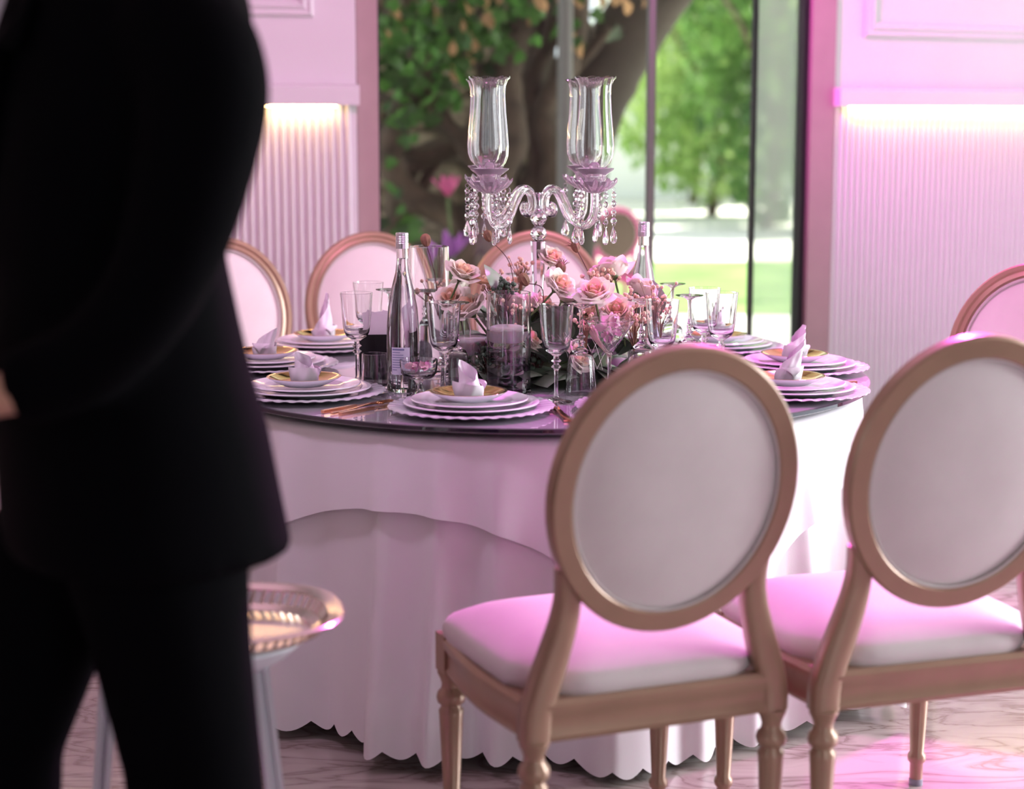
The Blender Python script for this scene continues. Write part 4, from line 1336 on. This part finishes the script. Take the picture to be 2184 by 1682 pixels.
def sprig(p, n, spread, m, seed, br=0.0050, stem=0.08, name='blossom_sprig'):
    r = random.Random(seed)
    b, st = MB(), MB()
    base = Vector((0, 0, -stem))
    for k in range(n):
        q = Vector((r.gauss(0, spread), r.gauss(0, spread), r.gauss(0, spread * 0.7)))
        b.ball(q, br * r.uniform(0.7, 1.2), 6, 5)
        st.tube([base, base * 0.4 + q * 0.3, q], 0.0007, 4)
    o = b.build(name, m, fl, loc=Vector(p) - FO)
    o['kind'] = 'stuff'
    st.build('stem', M['twig'] if m is not M['coral'] else M['pod'], o)


for k, (p, n, sp) in enumerate([((-0.056, 4.50, 1.024), 34, 0.020), ((-0.04, 4.48, 1.005), 24, 0.018), ((0.022, 4.55, 1.058), 26, 0.014), ((0.209, 4.46, 1.035), 26, 0.014), ((0.245, 4.48, 1.040), 20, 0.012),
                                ((0.350, 4.40, 0.985), 36, 0.022), ((0.300, 4.42, 0.990), 16, 0.014), ((0.300, 4.34, 0.945), 40, 0.026), ((0.18, 4.30, 0.940), 18, 0.016), ((0.37, 4.42, 0.945), 24, 0.022), ((0.02, 4.40, 0.965), 20, 0.018), ((-0.2, 4.62, 0.98), 24, 0.022)]):
    sprig(p, n, sp, M['coral'], 200 + k)
sprig((-0.018, 4.40, 1.016), 46, 0.012, M['herb'], 230, 0.0055, name='green_cluster')
sprig((-0.055, 4.33, 0.850), 60, 0.022, M['herb'], 231, 0.006, name='green_cluster')
sprig((0.060, 4.40, 0.86), 30, 0.03, M['herb'], 232, 0.008, name='green_cluster')


def pod(p, root, m, s, seed, spiky=0, bend=(0, 0, 0)):
    p, root = Vector(p) - FO, Vector(root) - FO
    d = (p - root).normalized()
    o = empty('seed_pod', p); o.parent = fl
    o.rotation_euler = d.to_track_quat('Z', 'Y').to_euler()
    MB().lathe([(0, -0.012), (0.004, -0.012), (0.0085, -0.006), (0.0105, 0.002), (0.0095, 0.009), (0.005, 0.014), (0, 0.015)], 16, mod=lambda a, r, z, k: (r * (1 + 0.08 * math.cos(8 * a)), z)).build('pod', m, o).scale = (s, s, s)
    if spiky:
        b = MB()
        r = random.Random(seed)
        for k in range(spiky):
            a, t = r.uniform(0, 6.28), r.uniform(0.2, 1.1)
            q = Vector((math.sin(t) * math.cos(a), math.sin(t) * math.sin(a), math.cos(t)))
            b.tube([q * 0.008, q * 0.017 + Vector((0, 0, 0.002)), q * 0.024 + Vector((r.gauss(0, .003), r.gauss(0, .003), 0.002))], 0.0007, 4)
        b.build('bristles', m, o)
    inv = o.rotation_euler.to_matrix().inverted()
    mid = (p + root) / 2 + Vector(bend)
    MB().tube(bez([inv @ (q - p) for q in (p - d * 0.010, mid, root)], 12), 0.0011, 6).build('stem', M['twig'], o)


pod((-0.222, 4.60, 1.116), (-0.190, 4.58, 0.95), M['pod'], 1.25, 1, 0, (0.006, 0, 0))
pod((-0.060, 4.55, 1.130), (0.008, 4.53, 0.98), M['pod'], 1.15, 2, 8, (0.018, 0, 0.012))
pod((0.163, 4.55, 1.102), (0.215, 4.52, 0.97), M['pod'], 1.1, 3, 22, (0.004, 0, 0.006))
pod((0.124, 4.50, 1.052), (0.135, 4.45, 0.93), M['pod'], 1.2, 4, 26, (0, 0, 0))
pod((0.030, 4.31, 1.040), (0.075, 4.33, 0.96), M['pod'], 1.25, 5, 0, (0.02, 0, 0.02))
# dry bristly twigs
b = MB()
for k in range(9):
    a = rs.uniform(-0.9, 0.9)
    p0 = Vector((0.10 + rs.uniform(-0.03, 0.08), -0.28 + rs.uniform(-0.03, 0.03), 0.05))
    b.tube(bez([p0, p0 + Vector((math.sin(a) * 0.04, rs.uniform(-.02, .02), 0.05)), p0 + Vector((math.sin(a) * 0.09, rs.uniform(-.03, .03), 0.085))], 6), 0.0005, 4)
o = b.build('grass_blades', M['wick'], fl); o['kind'] = 'stuff'


def big_leaf():
    def fn(u, v):
        w = 0.42 * math.sin(PI * v ** 0.85) ** 0.75
        x = (u - 0.5) * 2 * w
        return (x, v, 0.16 * math.sin(PI * v) - 0.35 * v * v * 0.4 - 0.45 * x * x)
    return MB().grid(fn, 9, 12).mesh('leaf', M['magnolia'], True, None)


LF = big_leaf()
for k in range(46):
    a = R(-150 + 300 * (k + rs.random()) / 46) - PI / 2 + R(0)
    lay = k % 3
    rr = (0.15, 0.13, 0.10)[lay] * rs.uniform(0.9, 1.15)
    z = (0.012, 0.055, 0.10)[lay] + rs.uniform(0, 0.02)
    tilt = (0.05, 0.45, 0.9)[lay] + rs.uniform(-0.15, 0.2)
    p = Vector((rr * math.cos(a), rr * math.sin(a), z))
    m3 = Matrix.Rotation(a - PI / 2, 4, 'Z') @ Matrix.Rotation(tilt, 4, 'X') @ Matrix.Rotation(rs.uniform(-0.4, 0.4), 4, 'Y')
    put('leaf', LF, fl, p, m3.to_euler(), rs.uniform(0.085, 0.125))
for k in range(30):
    a = R(-118 + 108 * (k + rs.random()) / 30)
    lay = k % 3
    rr = (0.235, 0.20, 0.165)[lay] * rs.uniform(0.92, 1.08)
    p = Vector((rr * math.cos(a), rr * math.sin(a), (0.016, 0.05, 0.09)[lay] + rs.uniform(0, 0.015)))
    m3 = Matrix.Rotation(a - PI / 2 + rs.uniform(-0.5, 0.5), 4, 'Z') @ Matrix.Rotation((0.12, 0.5, 0.95)[lay] + rs.uniform(-0.1, 0.2), 4, 'X') @ Matrix.Rotation(rs.uniform(-0.5, 0.5), 4, 'Y')
    put('leaf', LF, fl, p, m3.to_euler(), rs.uniform(0.085, 0.115))
# two larger leaves seen among the roses and a calla bud
for p, rot_, s in (((-0.030, 4.42, 0.985), (1.1, 0.2, 1.0), 0.10), ((0.335, 4.55, 0.90), (1.2, 0.1, -0.3), 0.13), ((0.36, 4.62, 0.89), (1.3, -0.3, 0.1), 0.12)):
    put('leaf', LF, fl, Vector(p) - FO, rot_, s)
MB().tube(bez([(-0.20, -0.16, 0.262), (-0.16, -0.165, 0.258), (-0.12, -0.17, 0.250)], 10), [0.002, 0.003, 0.004, 0.0055, 0.007, 0.008, 0.008, 0.007, 0.006, 0.004, 0.002], 8).build('calla_bud', M['calla'], fl)
MB().tube(bez([(0.125, -0.30, 0.17), (0.135, -0.31, 0.13), (0.170, -0.33, 0.085)], 12), [0.003, 0.006, 0.009, 0.011, 0.012, 0.011, 0.009, 0.007, 0.006, 0.005, 0.004, 0.003, 0.002], 10).build('calla_bud', M['petal'], fl)

# ------------------------------------------------------------------ oval gallery tray on a small white table
def oval(rx, ry, n=64, e=2.6):
    out = []
    for k in range(n):
        a = 2 * PI * k / n
        c, s = math.cos(a), math.sin(a)
        q = (abs(c) ** e + abs(s) ** e) ** (-1 / e)
        out.append((rx * c * q, ry * s * q))
    return out


STX, STY, STZ = -0.562, 2.95, 0.548
stt = empty('side_table', (STX, STY, 0), R(12))
tag(stt, 'small white oval side table with grooved legs under the silver tray', 'side table')
n = 64
def oval_slab(rings):
    b = MB()
    vs, fs = [], []
    for rx, ry, z in rings:
        vs += [(x, y, z) for x, y in oval(rx, ry, n, 2.2)]
    for k in range(len(rings) - 1):
        for i in range(n):
            i2 = (i + 1) % n
            fs.append((k * n + i, k * n + i2, (k + 1) * n + i2, (k + 1) * n + i))
    fs.append(tuple(range(n - 1, -1, -1)))
    fs.append(tuple((len(rings) - 1) * n + i for i in range(n)))
    return b.add(vs, fs)
oval_slab([(0.15, 0.10, STZ - 0.05), (0.18, 0.125, STZ - 0.03), (0.205, 0.145, STZ - 0.008), (0.202, 0.143, STZ)]).build('table_top', M['white_paint'], stt)
for lx, ly in ((0.125, -0.055), (0.125, 0.055), (-0.125, -0.055), (-0.125, 0.055)):
    out = (0.045 if lx > 0 else -0.045)
    lp_ = [(0.015, 0.013), (0.005, 0.013), (0.0035, 0.005), (-0.0035, 0.005), (-0.005, 0.013), (-0.015, 0.013), (-0.015, -0.013), (0.015, -0.013)]
    MB().sweep([(lx + out, ly * 1.25, 0.0), (lx + out * 0.5, ly * 1.1, 0.28), (lx, ly, STZ - 0.045)], [(a_, -b_) for a_, b_ in lp_], side=(1, 0, 0), scale=[0.75, 0.9, 1.05]).build('leg', M['white_paint'], stt, False)

ty = empty('gallery_tray', (STX, STY, STZ + 0.0005), R(12))
tag(ty, 'oval silver gilt tray with pierced gallery rim on the small white table', 'tray')
TRX, TRY = 0.265, 0.19
def ring_band(rings, n=96, e=2.6):
    vs, fs = [], []
    for rx, ry, z in rings:
        vs += [(x, y, z) for x, y in oval(rx, ry, n, e)]
    for k in range(len(rings) - 1):
        for i in range(n):
            i2 = (i + 1) % n
            fs.append((k * n + i, k * n + i2, (k + 1) * n + i2, (k + 1) * n + i))
    return MB().add(vs, fs)
bm_ = ring_band([(TRX - 0.05, TRY - 0.05, 0.0), (TRX - 0.044, TRY - 0.044, 0.004), (TRX - 0.046, TRY - 0.046, 0.006)])
bm_.f.append(tuple(range(95, -1, -1))); bm_.f.append(tuple(2 * 96 + i for i in range(96)))
bm_.build('tray_floor', M['silver'], ty)
ring_band([(TRX - 0.046, TRY - 0.046, 0.003), (TRX - 0.030, TRY - 0.030, 0.012), (TRX - 0.029, TRY - 0.029, 0.014), (TRX - 0.047, TRY - 0.047, 0.006)]).build('tray_cove', M['silver'], ty)
ring_band([(TRX - 0.018, TRY - 0.018, 0.036), (TRX - 0.006, TRY - 0.006, 0.042), (TRX + 0.006, TRY + 0.006, 0.044), (TRX + 0.010, TRY + 0.010, 0.041), (TRX + 0.004, TRY + 0.004, 0.036), (TRX - 0.016, TRY - 0.016, 0.032), (TRX - 0.018, TRY - 0.018, 0.036)]).build('tray_rim', M['silver'], ty)
bar = MB().box((0, 0, 0), (0.0055, 0.003, 0.026)).mesh('gallery_bar', M['silver'], False)
O1, O2 = oval(TRX - 0.030, TRY - 0.030, 84), oval(TRX - 0.016, TRY - 0.016, 84)
for k in range(84):
    (x0, y0), (x1, y1) = O1[k], O2[k]
    p0, p1 = Vector((x0, y0, 0.012)), Vector((x1, y1, 0.035))
    d = p1 - p0
    xa = Vector((-d.y, d.x, 0)).normalized()
    za = d.normalized()
    m3 = Matrix((xa, za.cross(xa), za)).transposed()
    put('gallery_bar', bar, ty, (p0 + p1) / 2, m3.to_euler())

# ------------------------------------------------------------------ waiter in a black suit
PX, PY, PANG = -0.562, 2.46, R(120)
person = empty('person', (PX, PY, 0), PANG)
person.scale = (1.06,) * 3
tag(person, 'person in a black suit standing at the left with hands together in front', 'person')


def rings_mesh(rings, n=28, e=2.3, caps=True):
    """rings: (center, half side, half front, half back, axis-x, axis-y)"""
    b = MB()
    vs, fs = [], []
    for (c, hx, hf, hb, ux, uy) in rings:
        c, ux, uy = Vector(c), Vector(ux), Vector(uy)
        for k in range(n):
            a = 2 * PI * k / n
            cs, sn = math.cos(a), math.sin(a)
            q = (abs(cs) ** e + abs(sn) ** e) ** (-1 / e)
            vs.append(c + ux * hx * cs * q + uy * (hf if sn > 0 else hb) * sn * q)
    for k in range(len(rings) - 1):
        for i in range(n):
            i2 = (i + 1) % n
            fs.append((k * n + i, k * n + i2, (k + 1) * n + i2, (k + 1) * n + i))
    if caps:
        fs.append(tuple(range(n - 1, -1, -1)))
        fs.append(tuple((len(rings) - 1) * n + i for i in range(n)))
    return b.add(vs, fs)


X_, Y_ = (1, 0, 0), (0, 1, 0)


def level(z, cx, cy, hx, hf, hb):
    return ((cx, cy, z), hx, hf, hb, X_, Y_)


def limb(pts, radii, n=16):
    b = MB()
    P = bez(pts, 6 * (len(pts) - 1))
    m = len(P)
    rr = []
    for k in range(m):
        t = k / (m - 1) * (len(radii) - 1)
        i = min(int(t), len(radii) - 2)
        rr.append(radii[i] + (radii[i + 1] - radii[i]) * (t - i))
    return b.tube(P, rr, n)


def fused(name, parts, m, parent, voxel, smooth_it=6):
    b = MB()
    for p in parts: b.add(p.v, p.f)
    me = b.mesh(name + '_raw', None, False)
    o = bpy.data.objects.new(name + '_raw', me)
    C.objects.link(o)
    md = o.modifiers.new('r', 'REMESH'); md.mode = 'VOXEL'; md.voxel_size = voxel
    ms = o.modifiers.new('s', 'SMOOTH'); ms.factor = 0.5; ms.iterations = smooth_it
    dg = bpy.context.evaluated_depsgraph_get()
    me2 = bpy.data.meshes.new_from_object(o.evaluated_get(dg))
    bpy.data.objects.remove(o)
    me2.name = name
    me2.materials.clear(); me2.materials.append(m)
    me2.polygons.foreach_set('use_smooth', [True] * len(me2.polygons))
    return put(name, me2, parent)


# jacket: torso, skirt and both sleeves as one continuous surface
torso = rings_mesh([
    level(0.770, 0, -0.026, 0.212, 0.165, 0.206), level(0.83, 0, -0.024, 0.208, 0.165, 0.196), level(0.94, 0, -0.018, 0.200, 0.162, 0.182), level(1.02, 0, -0.010, 0.188, 0.155, 0.168), level(1.10, 0, -0.004, 0.178, 0.150, 0.158),
    level(1.18, 0, 0.0, 0.176, 0.148, 0.146), level(1.26, 0, 0.0, 0.186, 0.150, 0.150), level(1.34, 0, -0.004, 0.200, 0.150, 0.170), level(1.42, 0, -0.010, 0.210, 0.145, 0.180), level(1.49, 0, -0.018, 0.205, 0.128, 0.168),
    level(1.545, 0, -0.028, 0.165, 0.095, 0.135), level(1.585, 0, -0.035, 0.090, 0.070, 0.085)], 36)
sl = limb([(-0.120, -0.030, 1.475), (-0.195, -0.040, 1.445), (-0.243, -0.050, 1.36), (-0.235, 0.000, 1.17), (-0.205, 0.080, 1.065), (-0.150, 0.163, 1.024)], [0.050, 0.086, 0.080, 0.062, 0.054, 0.047])
sr = limb([(0.120, -0.030, 1.475), (0.190, -0.035, 1.445), (0.235, -0.040, 1.36), (0.248, -0.045, 1.20), (0.215, 0.060, 1.12), (0.115, 0.165, 1.06)], [0.050, 0.084, 0.076, 0.060, 0.054, 0.044])
jk = fused('jacket', [torso, sl, sr], M['suit'], person, 0.013, 5)
# lapels and jacket front edge, lying on the chest
for s in (-1, 1):
    vs = [(s * 0.058, 0.085, 1.575), (s * 0.105, 0.105, 1.48), (s * 0.112, 0.128, 1.425), (s * 0.080, 0.140, 1.432), (s * 0.004, 0.1535, 1.17), (s * 0.030, 0.130, 1.44)]
    m_ = MB().add([(x, y + 0.012, z) for x, y, z in vs] + [(x, y + 0.004, z) for x, y, z in vs],
                  [(0, 1, 2, 3, 4, 5), (11, 10, 9, 8, 7, 6)] + [(i, (i + 1) % 6, (i + 1) % 6 + 6, i + 6) for i in range(6)])
    m_.build('lapel', M['suit'], jk, False)
# trousers: hips and both legs as one surface
hips = rings_mesh([level(0.78, 0, -0.010, 0.150, 0.115, 0.135), level(0.86, 0, -0.008, 0.165, 0.125, 0.150), level(0.96, 0, 0, 0.16, 0.12, 0.13)], 28)
def trouser_leg(hx, hy, kx, ky, fx, fy):
    return rings_mesh([level(0.055, fx, fy - 0.01, 0.070, 0.105, 0.080), level(0.25, (fx + kx) / 2, (fy + ky) / 2, 0.082, 0.100, 0.098), level(0.48, kx, ky, 0.090, 0.092, 0.092), level(0.66, (hx + kx) / 2, (hy + ky) / 2, 0.096, 0.104, 0.108), level(0.82, hx, hy, 0.098, 0.12, 0.135)], 24, 2.1)
LLEG = (-0.085, -0.015, -0.088, -0.070, -0.09, -0.09)
RLEG = (0.085, 0.020, 0.110, 0.145, 0.115, 0.18)
fused('trousers', [hips, trouser_leg(*LLEG), trouser_leg(*RLEG)], M['suit'], person, 0.013, 5)
for leg in (LLEG, RLEG):
    fx, fy = leg[4], leg[5]
    m_ = rings_mesh([((fx, fy + 0.035, 0.0), 0.046, 0.165, 0.09, X_, Y_), ((fx, fy + 0.035, 0.025), 0.048, 0.168, 0.092, X_, Y_), ((fx, fy + 0.025, 0.055), 0.044, 0.135, 0.085, X_, Y_), ((fx, fy - 0.005, 0.095), 0.036, 0.06, 0.055, X_, Y_)], 24, 2.2)
    m_.build('shoe', M['leather'], person, True, 60)
# shirt front and collar
vs = [(-0.052, 0.058, 1.572), (0.0, 0.070, 1.572), (0.052, 0.058, 1.572), (0.044, 0.112, 1.50), (0.022, 0.143, 1.40), (0.0, 0.152, 1.31), (-0.022, 0.143, 1.40), (-0.044, 0.112, 1.50), (0, 0.128, 1.46)]
MB().add(vs + [(x, y - 0.012, z) for x, y, z in vs], [(8, k, (k + 1) % 8) for k in range(8)] + [(17, (k + 1) % 8 + 9, k + 9) for k in range(8)] + [(k, (k + 1) % 8, (k + 1) % 8 + 9, k + 9) for k in range(8)]).build('shirt_front', M['shirt'], person, False)
MB().lathe([(0.066, 1.558), (0.074, 1.560), (0.070, 1.612), (0.063, 1.614)], 32, c=(0, -0.012, 0), close=True).build('shirt_collar', M['shirt'], person)
m_ = MB().add([(-0.018, 0.068, 1.592), (0.018, 0.068, 1.592), (0.014, 0.083, 1.56), (0.034, 0.152, 1.30), (0, 0.158, 1.255), (-0.034, 0.152, 1.30), (-0.014, 0.083, 1.56),
               (-0.018, 0.055, 1.592), (0.018, 0.055, 1.592), (0.014, 0.068, 1.56), (0.034, 0.135, 1.30), (0, 0.140, 1.255), (-0.034, 0.135, 1.30), (-0.014, 0.068, 1.56)],
              [tuple(range(7)), tuple(range(13, 6, -1))] + [(i, (i + 1) % 7, (i + 1) % 7 + 7, i + 7) for i in range(7)])
m_.build('necktie', M['suit'], person, False)
# head and neck: one surface with brow, nose, lips, chin and ears
hz = 1.60
head = rings_mesh([((0, -0.012, 1.50), 0.062, 0.062, 0.065, X_, Y_), ((0, -0.008, 1.58), 0.058, 0.060, 0.060, X_, Y_), ((0, 0.005, 1.63), 0.056, 0.065, 0.060, X_, Y_), ((0, 0.025, 1.645), 0.050, 0.078, 0.080, X_, Y_),
                   ((0, 0.018, 1.675), 0.064, 0.088, 0.090, X_, Y_), ((0, 0.010, 1.715), 0.072, 0.090, 0.100, X_, Y_), ((0, 0.004, 1.76), 0.076, 0.092, 0.106, X_, Y_), ((0, 0.0, 1.80), 0.077, 0.092, 0.108, X_, Y_),
                   ((0, -0.006, 1.835), 0.070, 0.080, 0.098, X_, Y_), ((0, -0.010, 1.862), 0.045, 0.052, 0.066, X_, Y_), ((0, -0.012, 1.872), 0.015, 0.018, 0.02, X_, Y_)], 32, 2.1)
nose = limb([(0, 0.096, 1.772), (0, 0.112, 1.745), (0, 0.122, 1.722), (0, 0.104, 1.712)], [0.008, 0.010, 0.013, 0.010], 10)
lips = MB().ball((0, 0.100, 1.687), (0.024, 0.010, 0.008), 12, 8)
brow = [MB().ball((s * 0.030, 0.088, 1.778), (0.024, 0.012, 0.008), 10, 8) for s in (-1, 1)]
ears = [MB().ball((s * 0.079, -0.005, 1.735), (0.010, 0.020, 0.032), 10, 8) for s in (-1, 1)]


def hand(s, wx, wy, wz, dx, dy, dz):
    """palm, four unequal bent fingers and a thumb from the side of the palm, as limbs to be fused with the forearm"""
    d = Vector((dx, dy, dz)).normalized()
    side = d.cross(Vector((0, 0, 1))).normalized() * s
    up = side.cross(d).normalized() * s
    w = Vector((wx, wy, wz))
    out = [limb([w - d * 0.06, w, w + d * 0.045, w + d * 0.085], [0.028, 0.026, 0.030, 0.024], 12)]
    for off in (-0.014, 0.014):
        out.append(limb([w + d * 0.015 + up * off, w + d * 0.085 + up * off * 1.3], [0.018, 0.016], 10))
    for k, (o_, L) in enumerate(((0.030, 0.070), (0.011, 0.080), (-0.009, 0.074), (-0.028, 0.058))):
        b0 = w + d * 0.080 + up * o_
        cv = side * -1
        out.append(limb([b0, b0 + d * L * 0.42 + cv * 0.006, b0 + d * L * 0.62 + cv * 0.028, b0 + d * L * 0.52 + cv * 0.048], [0.0095, 0.0090, 0.0085, 0.0070], 10))
    t0 = w + d * 0.022 + up * 0.026
    out.append(limb([t0, t0 + d * 0.030 + up * 0.020, t0 + d * 0.062 + up * 0.022 - side * 0.016], [0.013, 0.0105, 0.0085], 10))
    return out


HL = hand(1, -0.126, 0.192, 1.012, 0.72, 0.60, -0.22)
HR = hand(-1, 0.085, 0.195, 1.045, -0.85, 0.35, -0.2)
body = fused('head', [head, nose, lips] + brow + ears, M['skin'], person, 0.006, 3)
fused('hand', HL, M['skin'], person, 0.0035, 2)
fused('hand', HR, M['skin'], person, 0.0035, 2)
for s in (-1, 1):
    MB().ball((s * 0.030, 0.090, 1.757), (0.012, 0.008, 0.007), 12, 8).build('eye', M['eye'], body)
    MB().ball((s * 0.030, 0.0965, 1.757), (0.0048, 0.003, 0.0048), 10, 6).build('iris', M['hair'], body)
    MB().box((s * 0.030, 0.100, 1.781), (0.036, 0.006, 0.006), Matrix.Rotation(s * -0.12, 3, 'Y')).build('eyebrow', M['hair'], body, False)
hr = rings_mesh([((0, -0.055, 1.66), 0.062, 0.02, 0.055, X_, Y_), ((0, -0.045, 1.72), 0.080, 0.03, 0.072, X_, Y_), ((0, -0.025, 1.77), 0.084, 0.06, 0.093, X_, Y_), ((0, -0.008, 1.812), 0.085, 0.098, 0.108, X_, Y_),
                 ((0, -0.008, 1.848), 0.078, 0.090, 0.104, X_, Y_), ((0, -0.010, 1.878), 0.055, 0.064, 0.078, X_, Y_), ((0, -0.012, 1.892), 0.02, 0.024, 0.03, X_, Y_)], 32, 2.1)
fused('hair', [hr], M['hair'], person, 0.008, 2)
# white cuffs
for (p0, p1) in (((0.122, 0.160, 1.063), (0.104, 0.175, 1.056)),):
    MB().tube([p0, p1], 0.0450, 16).build('cuff', M['shirt'], person)
